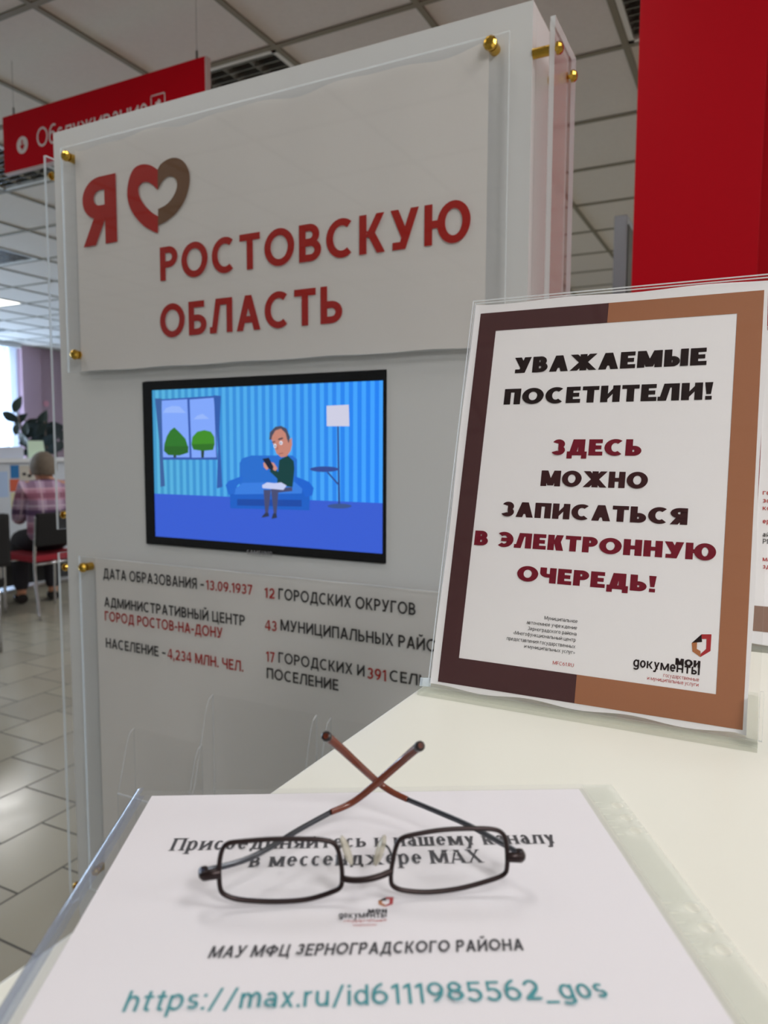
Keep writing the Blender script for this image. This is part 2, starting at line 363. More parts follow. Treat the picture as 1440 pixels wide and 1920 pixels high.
# ------------------------------------------------------------------ materials
WHITE_BOARD = mat('white_laminate', (219, 220, 221), .38, spec=.4)
COUNTER = mat('counter_laminate', (232, 231, 221), .35, spec=.35, var=(6, .015))
PAPER = mat('paper', (238, 234, 238), .7, spec=.2)
BANNER = mat('banner_film', (244, 240, 237), .42, spec=.4)
ACRYL = clear('acrylic_sheet', (.974, .975, .977), refl=.7)
EDGE = clear('acrylic_edge', (.9, .95, .95), milk=.72, milkc=(236, 242, 246), refl=.6)
FILM = clear('plastic_film', (.98, .98, .985), milk=.03, refl=.12, rough=.12, ior=1.42)
STRIP = clear('milky_film', (.93, .95, .94), milk=.4, milkc=(236, 237, 232), refl=.4, rough=.15)
GOLD = mat('polished_brass', (214, 172, 74), .16, 1)
RED = mat('red_laminate', (172, 0, 20), .5, spec=.12)
SIGNRED = mat('sign_red', (192, 4, 24), .6, spec=.06)
INK_RED = mat('ink_red', (186, 40, 34), .5, spec=.25)
INK_BROWN = mat('ink_brown', (128, 94, 70), .5, spec=.25)
INK_GREY = mat('ink_dark_grey', (58, 55, 56), .5, spec=.25)
INK_BLACK = mat('ink_black_brown', (36, 22, 24), .55, spec=.25)
INK_DARK = mat('ink_dark_brown', (62, 28, 32), .55, spec=.25)
INK_MAROON = mat('ink_maroon', (124, 24, 44), .55, spec=.25)
INK_TEXT = mat('ink_text_grey', (62, 60, 66), .6, spec=.2)
INK_TEAL = mat('ink_teal', (64, 150, 158), .6, spec=.2)
BROWN_D = mat('print_dark_brown', (82, 51, 53), .5, spec=.3)
BROWN_L = mat('print_light_brown', (170, 114, 84), .5, spec=.3)
BLACK = mat('black_plastic', (10, 10, 12), .22, spec=.5)
CHROME = mat('chrome', (200, 200, 205), .15, 1)
W_PAINT = mat('white_metal', (214, 213, 206), .45)

# ------------------------------------------------------------------ the room
def floor_material():
    m = bpy.data.materials.new('floor_tiles'); m.use_nodes = True; nt = m.node_tree; b = nt.nodes['Principled BSDF']
    tc = nt.nodes.new('ShaderNodeTexCoord'); sp = nt.nodes.new('ShaderNodeSeparateXYZ'); cb = nt.nodes.new('ShaderNodeCombineXYZ')
    nt.links.new(tc.outputs['Object'], sp.inputs[0])
    for so, dst, off in (('Y', 'X', 1.324), ('X', 'Y', -1.862)):
        ad = nt.nodes.new('ShaderNodeMath'); ad.operation = 'SUBTRACT'; ad.inputs[1].default_value = off
        nt.links.new(sp.outputs[so], ad.inputs[0]); nt.links.new(ad.outputs[0], cb.inputs[dst])
    br = nt.nodes.new('ShaderNodeTexBrick'); nt.links.new(cb.outputs[0], br.inputs['Vector'])
    br.inputs['Scale'].default_value = 1; br.inputs['Brick Width'].default_value = .3064; br.inputs['Row Height'].default_value = .289
    br.inputs['Mortar Size'].default_value = .0042; br.inputs['Mortar Smooth'].default_value = .2
    br.inputs['Color1'].default_value = (*lin((166, 161, 145)), 1); br.inputs['Color2'].default_value = (*lin((156, 151, 137)), 1); br.inputs['Mortar'].default_value = (*lin((84, 80, 72)), 1)
    nt.links.new(br.outputs['Color'], b.inputs['Base Color'])
    nz = nt.nodes.new('ShaderNodeTexNoise'); nz.inputs['Scale'].default_value = 9; nt.links.new(tc.outputs['Object'], nz.inputs['Vector'])
    mr = nt.nodes.new('ShaderNodeMapRange'); mr.inputs[3].default_value = .14; mr.inputs[4].default_value = .26; nt.links.new(nz.outputs[0], mr.inputs[0])
    mx = nt.nodes.new('ShaderNodeMix'); nt.links.new(br.outputs['Fac'], mx.inputs[0]); nt.links.new(mr.outputs[0], mx.inputs[2]); mx.inputs[3].default_value = .8
    nt.links.new(mx.outputs[0], b.inputs['Roughness'])
    bp = nt.nodes.new('ShaderNodeBump'); bp.inputs['Strength'].default_value = .5; bp.inputs['Distance'].default_value = .004; bp.invert = True
    nt.links.new(br.outputs['Fac'], bp.inputs['Height']); nt.links.new(bp.outputs[0], b.inputs['Normal'])
    return m
X0, X1, Y0, Y1 = -10.2, 4.2, -4.6, 10.6
struct('floor', Box((X0-.2, Y0-.2, -.1), (X1+.2, Y1+.2, 0)), floor_material())
# ceiling: one tile per cell of the grid, cells of the light fittings left open
FIT = [(-3, -2), (-6, -2), (-9, 0), (0, -2), (-15, 4)] + [(i, j) for i, j, _ in LIT]
TILE = mat('mineral_tile', (214, 208, 200), .9, spec=.1, var=(60, .05), bump=(90, .25, .003))
cx0, cx1 = -17, 8; cy0, cy1 = -14, 12
bm = bmesh.new()
for i in range(cx0, cx1):
    for j in range(cy0, cy1):
        if (i, j) in FIT: continue
        box(bm, (GX+i*GS+.001, GY+j*GS+.001, CEIL_Z+.004), (GX+(i+1)*GS-.001, GY+(j+1)*GS-.001, CEIL_Z+.02))
struct('ceiling', bm, TILE)
bm = bmesh.new()
for i in range(cx0, cx1+1): box(bm, (GX+i*GS-.012, GY+cy0*GS, CEIL_Z-.003), (GX+i*GS+.012, GY+cy1*GS, CEIL_Z+.004))
for j in range(cy0, cy1+1): box(bm, (GX+cx0*GS, GY+j*GS-.012, CEIL_Z-.0035), (GX+cx1*GS, GY+j*GS+.012, CEIL_Z+.003))
struct('trim_1', bm, mat('ceiling_grid_metal', (134, 128, 112), .6, spec=.2))
struct('trim_2', Box((X0-.2, Y0-.2, CEIL_Z+.2), (X1+.2, Y1+.2, CEIL_Z+.3)), mat('slab', (90, 88, 85), .9))
MAUVE = mat('mauve_plaster', (192, 166, 180), .8, spec=.2, var=(3, .04))
BEIGE = mat('beige_plaster', (196, 190, 182), .85, spec=.2)
# left wall with two window openings
WINS = [(4.45, 7.40), (.3, 3.1)]; WZ0, WZ1 = .85, CEIL_Z-.08
bm = bmesh.new(); ys = [Y0] + sum([[a, b] for a, b in sorted(WINS)], []) + [Y1]
for k in range(0, len(ys), 2): box(bm, (X0, ys[k], 0), (X0-.2, ys[k+1], CEIL_Z+.2))
for a, b in WINS: box(bm, (X0, a, 0), (X0-.2, b, WZ0)); box(bm, (X0, a, WZ1), (X0-.2, b, CEIL_Z+.2))
box(bm, (X0, 7.62, 0), (X0+.10, 7.95, CEIL_Z))           # pilaster
struct('wall_left', bm, MAUVE)
struct('wall_back', Box((X0-.2, Y1, 0), (X1+.2, Y1+.2, CEIL_Z+.2)), BEIGE)
struct('wall_right', Box((X1, Y0, 0), (X1+.2, Y1, CEIL_Z+.2)), BEIGE)
struct('wall_front', Box((X0-.2, Y0-.2, 0), (X1+.2, Y0, CEIL_Z+.2)), BEIGE)
PVC = mat('white_pvc', (228, 230, 232), .3); PANE = clear('window_pane', (.97, .98, .99), refl=.6)
for k, (a, b) in enumerate(WINS):
    fr = struct('window_%d' % (k+1), bmesh.new(), PVC)
    bm = bmesh.new(); c = (a+b)/2
    for y0, y1 in ((a, a+.06), (c-.04, c+.04), (b-.06, b)): box(bm, (X0-.14, y0, WZ0), (X0-.08, y1, WZ1))
    for z0, z1 in ((WZ0, WZ0+.06), (WZ1-.06, WZ1), (2.1, 2.16)): box(bm, (X0-.138, a, z0), (X0-.082, b, z1))
    box(bm, (X0-.115, a+.02, WZ0+.02), (X0-.105, b-.02, WZ1-.02), 1)
    fr.data.materials.append(PANE); bm.to_mesh(fr.data); bm.free()
# sheer curtain hanging before the nearer window
def curtain():
    m = bpy.data.materials.new('sheer_fabric'); m.use_nodes = True; nt = m.node_tree; nt.nodes.clear()
    out = nt.nodes.new('ShaderNodeOutputMaterial'); tl = nt.nodes.new('ShaderNodeBsdfTranslucent'); tr = nt.nodes.new('ShaderNodeBsdfTransparent'); df = nt.nodes.new('ShaderNodeBsdfDiffuse')
    tl.inputs[0].default_value = (.50, .58, .70, 1); df.inputs[0].default_value = (.8, .82, .86, 1)
    a = nt.nodes.new('ShaderNodeMixShader'); a.inputs[0].default_value = .7; nt.links.new(df.outputs[0], a.inputs[1]); nt.links.new(tl.outputs[0], a.inputs[2])
    b = nt.nodes.new('ShaderNodeMixShader'); b.inputs[0].default_value = .22; nt.links.new(a.outputs[0], b.inputs[1]); nt.links.new(tr.outputs[0], b.inputs[2]); nt.links.new(b.outputs[0], out.inputs[0])
    t = thing('curtain', 'long white sheer curtain hanging before the bright window at the far left', 'curtain', (X0+.22, 5.9, CEIL_Z-.06))
    bm = bmesh.new(); n = 150; V = []
    for k in range(n+1):
        y = 4.35+(7.42-4.35)*k/n; x = X0+.22+.03*math.sin(k*.85)+.012*math.sin(k*2.1)
        V.append([bm.verts.new((x, y, z)) for z in (.06, 1.2, CEIL_Z-.07)])
    for p, q in zip(V, V[1:]):
        for i in range(2): f = bm.faces.new((p[i], q[i], q[i+1], p[i+1])); f.smooth = True
    obj('fabric', bm, m, t)
    obj('curtain_rail', Box((X0+.18, 4.3, CEIL_Z-.07), (X0+.26, 7.5, CEIL_Z-.004)), PVC, t)
curtain()
# red clad column on the right
t = thing('column', 'wide bright red column reaching the ceiling behind the acrylic notice', 'column', (0, 1.75, 0))
obj('cladding_board', Box((-.271, 1.72, 0), (-.024, 1.75, CEIL_Z-.004), bev=.0015), RED, t)
obj('core', Box((-.268, 1.752, 0), (.33, 2.34, CEIL_Z-.004), bev=.004), RED, t)

# ------------------------------------------------------------------ ceiling lights
def louvre_light(i, j, label):
    x, y = GX+(i+.5)*GS, GY+(j+.5)*GS; z = CEIL_Z; h = .286
    t = thing('ceiling_light', label, 'ceiling light', (x, y, z), 'recessed louvre lights')
    bm = bmesh.new()
    for a, b in (((-h, -h), (h, -h+.02)), ((-h, h-.02), (h, h)), ((-h, -h), (-h+.02, h)), ((h-.02, -h), (h, h))):
        box(bm, (x+a[0], y+a[1], z-.002), (x+b[0], y+b[1], z+.09))
    box(bm, (x-h, y-h, z+.09), (x+h, y+h, z+.1)); obj('housing', bm, W_PAINT, t)
    al = mat('louvre_aluminium', (150, 150, 145), .3, .85); bm = bmesh.new()
    for k in range(5):                                       # long V profiles
        c = x-h+.022+k*(2*h-.044)/4
        for s in (-1, 1):
            q = [(c, z+.004), (c+s*.028, z+.05)]
            f = bm.faces.new([bm.verts.new((q[0][0], y-h+.02, q[0][1])), bm.verts.new((q[1][0], y-h+.02, q[1][1])), bm.verts.new((q[1][0], y+h-.02, q[1][1])), bm.verts.new((q[0][0], y+h-.02, q[0][1]))])
    for k in range(12):                                      # cross blades, thicker at the top
        c = y-h+.04+k*(2*h-.08)/11
        box(bm, (x-h+.02, c-.002, z+.004), (x+h-.02, c+.002, z+.045))
    obj('louvre', bm, al, t)
    for k in range(4): obj('lamp_tube', Tube([(x-h+.022+(k+.5)*(2*h-.044)/4, y-h+.025, z+.07), (x-h+.022+(k+.5)*(2*h-.044)/4, y+h-.025, z+.07)], .008), mat('unlit_tube', (228, 228, 222), .3), t)
louvre_light(-3, -2, 'unlit louvred ceiling light half hidden by the top edge of the white info stand')
louvre_light(-6, -2, 'unlit louvred ceiling light just below the red hanging sign')
louvre_light(-9, 0, 'unlit louvred ceiling light between the red hanging sign and the lit panel')
louvre_light(0, -2, 'unlit louvred ceiling light at the upper left edge of the red column')
louvre_light(-15, 4, 'unlit louvred ceiling light beyond the lit panel near the window')
GLOW = mat('lit_diffuser', (255, 250, 240), .5, emit=3.0)
for i, j, _ in LIT:
    x, y, z = GX+(i+.5)*GS, GY+(j+.5)*GS, CEIL_Z
    seen = (i == -12)  # the other panels are unseen, added for the light they give
    t = thing('ceiling_panel_light', 'glowing white square ceiling panel at the left edge' if seen else 'unseen glowing ceiling panel added to light the room and counter', 'ceiling light', (x, y, z), None if seen else 'lit panels added out of view')
    bm = bmesh.new(); h = .288
    for a, b in (((-h, -h), (h, -h+.012)), ((-h, h-.012), (h, h)), ((-h, -h), (-h+.012, h)), ((h-.012, -h), (h, h))): box(bm, (x+a[0], y+a[1], z-.002), (x+b[0], y+b[1], z+.04))
    obj('frame', bm, W_PAINT, t); obj('diffuser', Box((x-h+.012, y-h+.012, z+.004), (x+h-.012, y+h-.012, z+.012)), GLOW, t)

# ------------------------------------------------------------------ hanging sign
SY = 2.05
hs = Plane((0, SY, CAM_Z), (1, 0, 0), (0, 0, 1))
a0, zt = hs.loc(5, 228); a1, zt2 = hs.loc(384, 96); _, zb = hs.loc(7, 326); zt = (zt+zt2)/2
t = thing('hanging_sign', 'long red direction sign hung from the ceiling with a white arrow and lettering', 'sign', ((a0+a1)/2, SY, CAM_Z+zb))
obj('board', slab(bmesh.new(), hs, a0, zb, a1, zt, -.02, 0), SIGNRED, t)
bmw = mat('sign_edge', (196, 176, 172), .4)
bm = bmesh.new(); slab(bm, hs, a1, zb, a1+.006, zt, -.021, .001); slab(bm, hs, a0-.004, zb-.004, a1+.006, zb, -.021, .001); obj('edge_profile', bm, bmw, t)
WH = mat('sign_white', (226, 214, 212), .5)
for x in (21, 367):
    a, _ = hs.loc(x, 200)
    bm = Tube([hs.pt(a, zt, -.01), hs.pt(a, CEIL_Z-CAM_Z-.004, -.01)], .0007, n=6); lathe(bm, hs.pt(a, zt-.001, -.01), (0, 0, 1), [(0, .004), (.03, .004), (.034, .002)], 8)
    obj('hanging_wire', bm, mat('steel_wire', (120, 118, 114), .4, .8), t)
lettering('lettering', hs, 'Обслуживание', (70, 280), (277, 218), (70, 244), (.12, .11), WH, t, .0006, gap=.1)
ca, cb = hs.loc(42, 272); rr = .033
bm = bmesh.new(); poly(bm, hs, [(ca+rr*math.cos(k*PI/16), cb+rr*math.sin(k*PI/16)) for k in range(32)], .0006); dk = obj('arrow_disc', bm, WH, t)
bm = bmesh.new(); poly(bm, hs, rectuv(ca-.004, cb-.008, ca+.004, cb+.019), .0012); poly(bm, hs, [(ca-.014, cb-.003), (ca, cb-.02), (ca+.014, cb-.003), (ca+.009, cb+.002), (ca, cb-.009), (ca-.009, cb+.002)], .0012)
obj('arrow', bm, SIGNRED, dk)
ia, ib = hs.loc(296, 176); bm = bmesh.new(); q = .034
for r in (rectuv(ia-q, ib-.004, ia+q, ib), rectuv(ia-q, ib-2*q, ia+q, ib-2*q+.004), rectuv(ia-q, ib-2*q, ia-q+.004, ib), rectuv(ia+q-.004, ib-2*q, ia+q, ib)): poly(bm, hs, r, .0006)
poly(bm, hs, [(ia-.012, ib-.045), (ia+.012, ib-.045), (ia+.012, ib-.024), (ia+.004, ib-.018), (ia-.004, ib-.026), (ia-.012, ib-.026)], .0006)
obj('pictogram', bm, WH, t)

# ------------------------------------------------------------------ information stand (kiosk)
KX0, KX1, KY, KD, KT = -1.213, -.293, 1.0, .11, CAM_Z+.587
kp = Plane((0, KY, CAM_Z), (1, 0, 0), (0, 0, 1))
kiosk = thing('information_stand', 'tall white information stand with clear acrylic panels and brass standoffs', 'information stand', ((KX0+KX1)/2, KY+KD/2, 0))
MX0, MX1, MZ0, MZ1 = -1.0, -.507, CAM_Z-.1785, CAM_Z+.117
bm = bmesh.new(); T = .018
for (xa, za, xb, zb_) in ((KX0, 0, MX0, KT), (MX1, 0, KX1, KT), (MX0, 0, MX1, MZ0), (MX0, MZ1, MX1, KT)): box(bm, (xa, KY, za), (xb, KY+T, zb_))
bmesh.ops.remove_doubles(bm, verts=bm.verts[:], dist=1e-5)
obj('front_board', bm, WHITE_BOARD, kiosk)
bm = bmesh.new(); box(bm, (KX0, KY+T+.0005, 0), (KX0+T, KY+KD, KT)); box(bm, (KX1-T, KY+T+.0005, 0), (KX1, KY+KD, KT)); box(bm, (KX0+T, KY+KD-T, 0), (KX1-T, KY+KD, KT)); box(bm, (KX0+T, KY+T, KT-T), (KX1-T, KY+KD-T, KT)); box(bm, (KX0+T, KY+T, 0), (KX1-T, KY+KD-T, T))
obj('cabinet', bm, WHITE_BOARD, kiosk)
def standoff(o, axis, gap, parent, r=.0095):
    """brass spacer between the board and the acrylic with a faceted cap in front"""
    bm = lathe(bmesh.new(), o, axis, [(0, r*.82), (gap, r*.82)], 16)
    lathe(bm, Vector(o)+Vector(axis)*(gap+.0045), axis, [(0, r), (.004, r), (.0075, r*.72), (.0085, r*.4)], 10)
    tube(bm, [Vector(o)+Vector(axis)*gap, Vector(o)+Vector(axis)*(gap+.005)], r*.35, n=8)
    return obj('standoff', bm, GOLD, parent)
GAP = .014
ap = Plane((0, KY-GAP-.0045, CAM_Z), (1, 0, 0), (0, 0, 1))             # front face of the front acrylic panels
def wavy(pl, a0, b0, a1, b1, e, m, parent, name, amp=.0035, seed=0):
    bm = bmesh.new(); n, k = 60, 6; V = []
    for i in range(n+1):
        a = a0+(a1-a0)*i/n; fr = i/n
        top = b1 - amp*(1+math.sin(fr*23+seed)*.55+math.sin(fr*41+1.3)*.35) if 0 < i < n else b1-amp
        bot = b0 + .0008*math.sin(fr*30)
        V.append([bm.verts.new(pl.pt(a, bot+(top-bot)*j/k, e-.0012*(.5+.5*math.sin(fr*34+seed+.25*j))*(.25+.75*j/k))) for j in range(k+1)])
    for A, B in zip(V, V[1:]):
        for j in range(k): bm.faces.new((A[j], B[j], B[j+1], A[j+1])).smooth = True
    return obj(name, bm, m, parent)
# upper panel
ua0, ub1 = ap.loc(113, 285); ua1, ub1b = ap.loc(955, 45); ub0 = ap.loc(137, 698)[1]; ub1 = (ub1+ub1b)/2
up = obj('upper_acrylic_panel', slab(bmesh.new(), ap, ua0, ub0, ua1, ub1, -.0045, 0, 0, 1), [ACRYL, EDGE], kiosk); up['label'] = 'clear acrylic panel over the printed banner'
sa0 = ap.loc(133, 280)[0]; sa1 = ap.loc(914, 62)[0]
sheet = wavy(ap, sa0, ub0+.0015, sa1, ub1-.001, -.0075, BANNER, kiosk, 'upper_banner', .006)
for a, b in ((ap.loc(125, 293)), (ap.loc(142, 665)), ap.loc(920, 82), (ap.loc(920, 82)[0], ap.loc(142, 665)[1])):
    standoff((a, KY, CAM_Z+b), (0, -1, 0), GAP, up)
TE = -.0062
st_big = (.21, .19)
lettering('lettering', ap, 'Я', (152, 461), (215, 453), (180, 328), (.24, .2), INK_RED, sheet, TE)
heartR = [(872, 948), (830, 922), (780, 918), (735, 945), (708, 1010), (700, 1090), (715, 1160), (750, 1220), (800, 1270), (850, 1298), (874, 1306), (874, 1210), (840, 1190), (800, 1150), (770, 1100), (764, 1050), (785, 1022), (815, 1018), (845, 1035), (872, 1063)]
heartB = [(872, 945), (890, 915), (930, 888), (970, 880), (1010, 895), (1040, 935), (1053, 990), (1045, 1060), (1020, 1130), (975, 1195), (920, 1240), (874, 1262), (874, 1170), (920, 1145), (955, 1105), (978, 1055), (978, 1010), (955, 988), (925, 990), (895, 1020), (872, 1063)]
sm2 = lambda P: [(p.x/3, p.y/3) for p in spline([(x, y, 0) for x, y in P], 5)]
shape('heart', ap, sm2(heartR[:11])+sm2(heartR[11:]), INK_RED, sheet, TE)['label'] = 'red left half of the heart'
shape('heart', ap, sm2(heartB[:12])+sm2(heartB[12:]), INK_BROWN, sheet, TE)['label'] = 'brown right half of the heart'
lettering('lettering', ap, 'РОСТОВСКУЮ', (296, 527), (879, 447), (294, 464), st_big, INK_RED, sheet, TE, gap=.15)
lettering('lettering', ap, 'ОБЛАСТЬ', (296, 633), (638, 603), (296, 571), st_big, INK_RED, sheet, TE, gap=.15)
# lower panel
la0, lb1 = ap.loc(147, 1043); la1 = ua1; lb0 = ap.loc(180, 1632)[1]-.045
lowp = obj('lower_acrylic_panel', slab(bmesh.new(), ap, la0, lb0, la1, lb1, -.0045, 0, 0, 1), [ACRYL, EDGE], kiosk); lowp['label'] = 'clear acrylic panel over the printed facts'
ls0 = ap.loc(172, 1046)[0]
lsheet = wavy(ap, ls0, lb0+.002, sa1, lb1-.001, -.0075, BANNER, kiosk, 'lower_banner', .0012, 2)
for a, b in (ap.loc(157, 1064), ap.loc(180, 1632), (ap.loc(920, 82)[0], ap.loc(157, 1064)[1]), (ap.loc(920, 82)[0], ap.loc(180, 1632)[1])):
    standoff((a, KY, CAM_Z+b), (0, -1, 0), GAP, lowp)
sf = (.17, .155)
for txt, bl, br, top, m in (
    ('ДАТА ОБРАЗОВАНИЯ –', (189, 1088), (378, 1104), (190, 1069), INK_GREY), ('13.09.1937', (382, 1107), (469, 1116), (382, 1089), INK_RED),
    ('АДМИНИСТРАТИВНЫЙ ЦЕНТР', (191, 1141), (455, 1172), (191, 1123), INK_GREY), ('ГОРОД РОСТОВ-НА-ДОНУ', (192, 1166), (413, 1197), (192, 1148), INK_RED),
    ('НАСЕЛЕНИЕ –', (194, 1217), (306, 1233), (194, 1199), INK_GREY), ('4,234 МЛН. ЧЕЛ.', (310, 1236), (452, 1262), (310, 1217), INK_RED),
    ('12', (492, 1122), (511, 1124), (492, 1103), INK_RED), ('ГОРОДСКИХ ОКРУГОВ', (518, 1127), (776, 1153), (518, 1106), INK_GREY),
    ('43', (493, 1183), (515, 1185), (493, 1164), INK_RED), ('МУНИЦИПАЛЬНЫХ РАЙОНОВ', (522, 1188), (874, 1228), (522, 1167), INK_GREY),
    ('17', (495, 1242), (511, 1244), (495, 1223), INK_RED), ('ГОРОДСКИХ И', (518, 1246), (680, 1269), (518, 1226), INK_GREY),
    ('391', (685, 1275), (721, 1279), (685, 1254), INK_RED), ('СЕЛЬСКИХ', (727, 1280), (880, 1303), (727, 1259), INK_GREY),
    ('ПОСЕЛЕНИЕ', (496, 1275), (631, 1296), (496, 1255), INK_GREY)):
    lettering('lettering', ap, txt, bl, br, top, sf, m, lsheet, TE, gap=.14)
# clear leaflet pockets on the lower panel
POCK = clear('pocket_plastic', (1, 1, 1), refl=.5); PEDGE = clear('pocket_edge', (.98, .98, .98), milk=.6, milkc=(240, 244, 250), refl=1)
def pocket(xa, xb, zb, zf, zt_, d):
    y = KY-GAP-.005; bm = bmesh.new()
    box(bm, (xa, y-.002, zb), (xb, y-.0005, zt_), 0); box(bm, (xa, y-d, zb), (xb, y-d+.002, zf), 0); box(bm, (xa, y-d+.002, zb), (xb, y-.002, zb+.002), 0)
    box(bm, (xa, y-d-.0002, zf), (xb, y-d+.0022, zf+.0018), 1)
    for x in (xa, xb-.002):
        prof = [(y-.002, zb), (y-d, zb), (y-d, zf), (y-d*.86, zf+.02), (y-.02, zt_-.02), (y-.012, zt_-.005), (y-.002, zt_)]
        A = [bm.verts.new((x, p, q)) for p, q in prof]; B = [bm.verts.new((x+.002, p, q)) for p, q in prof]
        bm.faces.new(A); bm.faces.new(B[::-1])
        for k in range(len(prof)): f = bm.faces.new((A[k], B[k], B[(k+1) % len(prof)], A[(k+1) % len(prof)])); f.material_index = 1
    return obj('leaflet_pocket', bm, [POCK, PEDGE], kiosk)
pocket(-1.025, -.86, .50, .655, .765, .045); pocket(-.835, -.62, .50, .70, .86, .06); pocket(-.595, -.38, .50, .70, .86, .06)
# side panels on standoffs
for side in (-1, 1):
    xb = KX0 if side < 0 else KX1; sg = .027; xi = xb+side*sg; xo = xi+side*.0065
    for (za, zb_) in ((CAM_Z-.165, CAM_Z+.553), (CAM_Z-.95, CAM_Z-.212)):
        bm = bmesh.new(); y0, y1 = (KY+.004 if side < 0 else KY-.014), KY+KD-.006
        pl_ = Plane((xo, 0, 0), (0, side, 0), (0, 0, 1))
        slab(bm, pl_, min(side*y0, side*y1), za, max(side*y0, side*y1), zb_, -.0065, 0, 0, 1)
        sp = obj('side_acrylic_panel', bm, [ACRYL, EDGE], kiosk)
        bm = bmesh.new(); ia_, ib_ = (y0+.03, y1-.004) if side < 0 else (y0+.005, y1-.012)
        slab(bm, pl_, min(side*ia_, side*ib_), za+.004, max(side*ia_, side*ib_), zb_-.004, -.0085, -.0075)
        obj('side_banner', bm, clear('backlit_film', (.98, .98, .98), milk=.36, milkc=(244, 238, 236), refl=.3), sp)
        for y in (y0+.018, y1-.018):
            for z in (za+.028, zb_-.032): standoff((xb, y, z), (side, 0, 0), sg, sp, .008)
# monitor
mon = thing('monitor', 'black wide monitor set into the white stand showing a cartoon living room', 'monitor', ((MX0+MX1)/2, KY+.02, MZ0))
mp = Plane((0, KY-.004, CAM_Z), (1, 0, 0), (0, 0, 1))
q = [mp.loc(281, 733), mp.loc(717, 712), mp.loc(718, 1036), mp.loc(293, 1008)]
sx0, sx1 = (q[0][0]+q[3][0])/2, (q[1][0]+q[2][0])/2; sz1, sz0 = (q[0][1]+q[1][1])/2, (q[2][1]+q[3][1])/2
m0, m1, n0, n1 = MX0+.0015, MX1-.0015, MZ0-CAM_Z+.0015, MZ1-CAM_Z-.0015
bm = bmesh.new()
for r in ((m0, n0, sx0, n1), (sx1, n0, m1, n1), (sx0, n0, sx1, sz0), (sx0, sz1, sx1, n1)): slab(bm, mp, *r, -.03, 0)
obj('bezel', bm, BLACK, mon); obj('back_case', slab(bmesh.new(), mp, m0, n0, m1, n1, -.07, -.0305), BLACK, mon)
lettering('brand_lettering', mp, 'SAMSUNG', (463, 1037), (511, 1043), (463, 1030), (.2, .18), mat('brand_grey', (150, 150, 155), .4), mon, .0003)
sp_ = Plane((0, KY-.002, CAM_Z), (1, 0, 0), (0, 0, 1))
def screen_wall():
    m = bpy.data.materials.new('screen_wallpaper'); m.use_nodes = True; nt = m.node_tree; b = nt.nodes['Principled BSDF']
    b.inputs['Base Color'].default_value = (.01, .01, .01, 1); b.inputs['Roughness'].default_value = .25
    tc = nt.nodes.new('ShaderNodeTexCoord'); sp = nt.nodes.new('ShaderNodeSeparateXYZ'); nt.links.new(tc.outputs['Object'], sp.inputs[0])
    mr = nt.nodes.new('ShaderNodeMapRange'); mr.inputs[1].default_value = sx0; mr.inputs[2].default_value = sx1; nt.links.new(sp.outputs[0], mr.inputs[0])
    mu = nt.nodes.new('ShaderNodeMath'); mu.operation = 'MULTIPLY'; mu.inputs[1].default_value = 31; nt.links.new(mr.outputs[0], mu.inputs[0])
    fr = nt.nodes.new('ShaderNodeMath'); fr.operation = 'FRACT'; nt.links.new(mu.outputs[0], fr.inputs[0])
    gt = nt.nodes.new('ShaderNodeMath'); gt.operation = 'GREATER_THAN'; gt.inputs[1].default_value = .5; nt.links.new(fr.outputs[0], gt.inputs[0])
    def ramp(a, b_):
        x = nt.nodes.new('ShaderNodeMix'); x.data_type = 'RGBA'; nt.links.new(mr.outputs[0], x.inputs[0]); x.inputs[6].default_value = (*lin(a), 1); x.inputs[7].default_value = (*lin(b_), 1); return x.outputs[2]
    x = nt.nodes.new('ShaderNodeMix'); x.data_type = 'RGBA'; nt.links.new(gt.outputs[0], x.inputs[0])
    nt.links.new(ramp((64, 150, 200), (28, 128, 244)), x.inputs[6]); nt.links.new(ramp((88, 178, 218), (60, 160, 255)), x.inputs[7])
    nt.links.new(x.outputs[2], b.inputs['Emission Color']); b.inputs['Emission Strength'].default_value = 1
    return m
SE = lambda n, c: mat('screen_'+n, c, .3, emit=1.)
bm = bmesh.new(); poly(bm, sp_, rectuv(sx0, sz0, sx1, sz1), 0); scr = obj('screen', bm, screen_wall(), mon); scr['label'] = 'lit screen with a cartoon man reading his phone on a blue sofa'
def zz(P): return [(250+x/2.88, 670+y/2.88) for x, y in P]
LAYER = [0]
def pic(name, P, col, lay=None):
    LAYER[0] += 1
    return shape(name, sp_, zz(P), SE('%d_%d_%d' % col, col), scr, .00004*LAYER[0])
fl0 = sp_.loc(250+120/2.88, 670+742/2.88)[1]; fl1 = sp_.loc(250+1340/2.88, 670+780/2.88)[1]
bm = bmesh.new(); poly(bm, sp_, rectuv(sx0, sz0, sx1, (fl0+fl1)/2), .00003); obj('pictured_floor', bm, SE('floor', (54, 92, 208)), scr)
pic('pictured_window', [(125, 228), (440, 208), (455, 553), (160, 553)], (52, 88, 170))
pic('pictured_sky', [(152, 234), (292, 226), (305, 540), (160, 540)], (128, 166, 250)); pic('pictured_sky', [(304, 228), (436, 218), (448, 540), (315, 542)], (128, 166, 250))
pic('pictured_cloud', [(160, 300), (175, 275), (210, 262), (250, 265), (284, 300)], (150, 182, 250)); pic('pictured_cloud', [(325, 335), (345, 315), (375, 305), (410, 332)], (150, 182, 250))
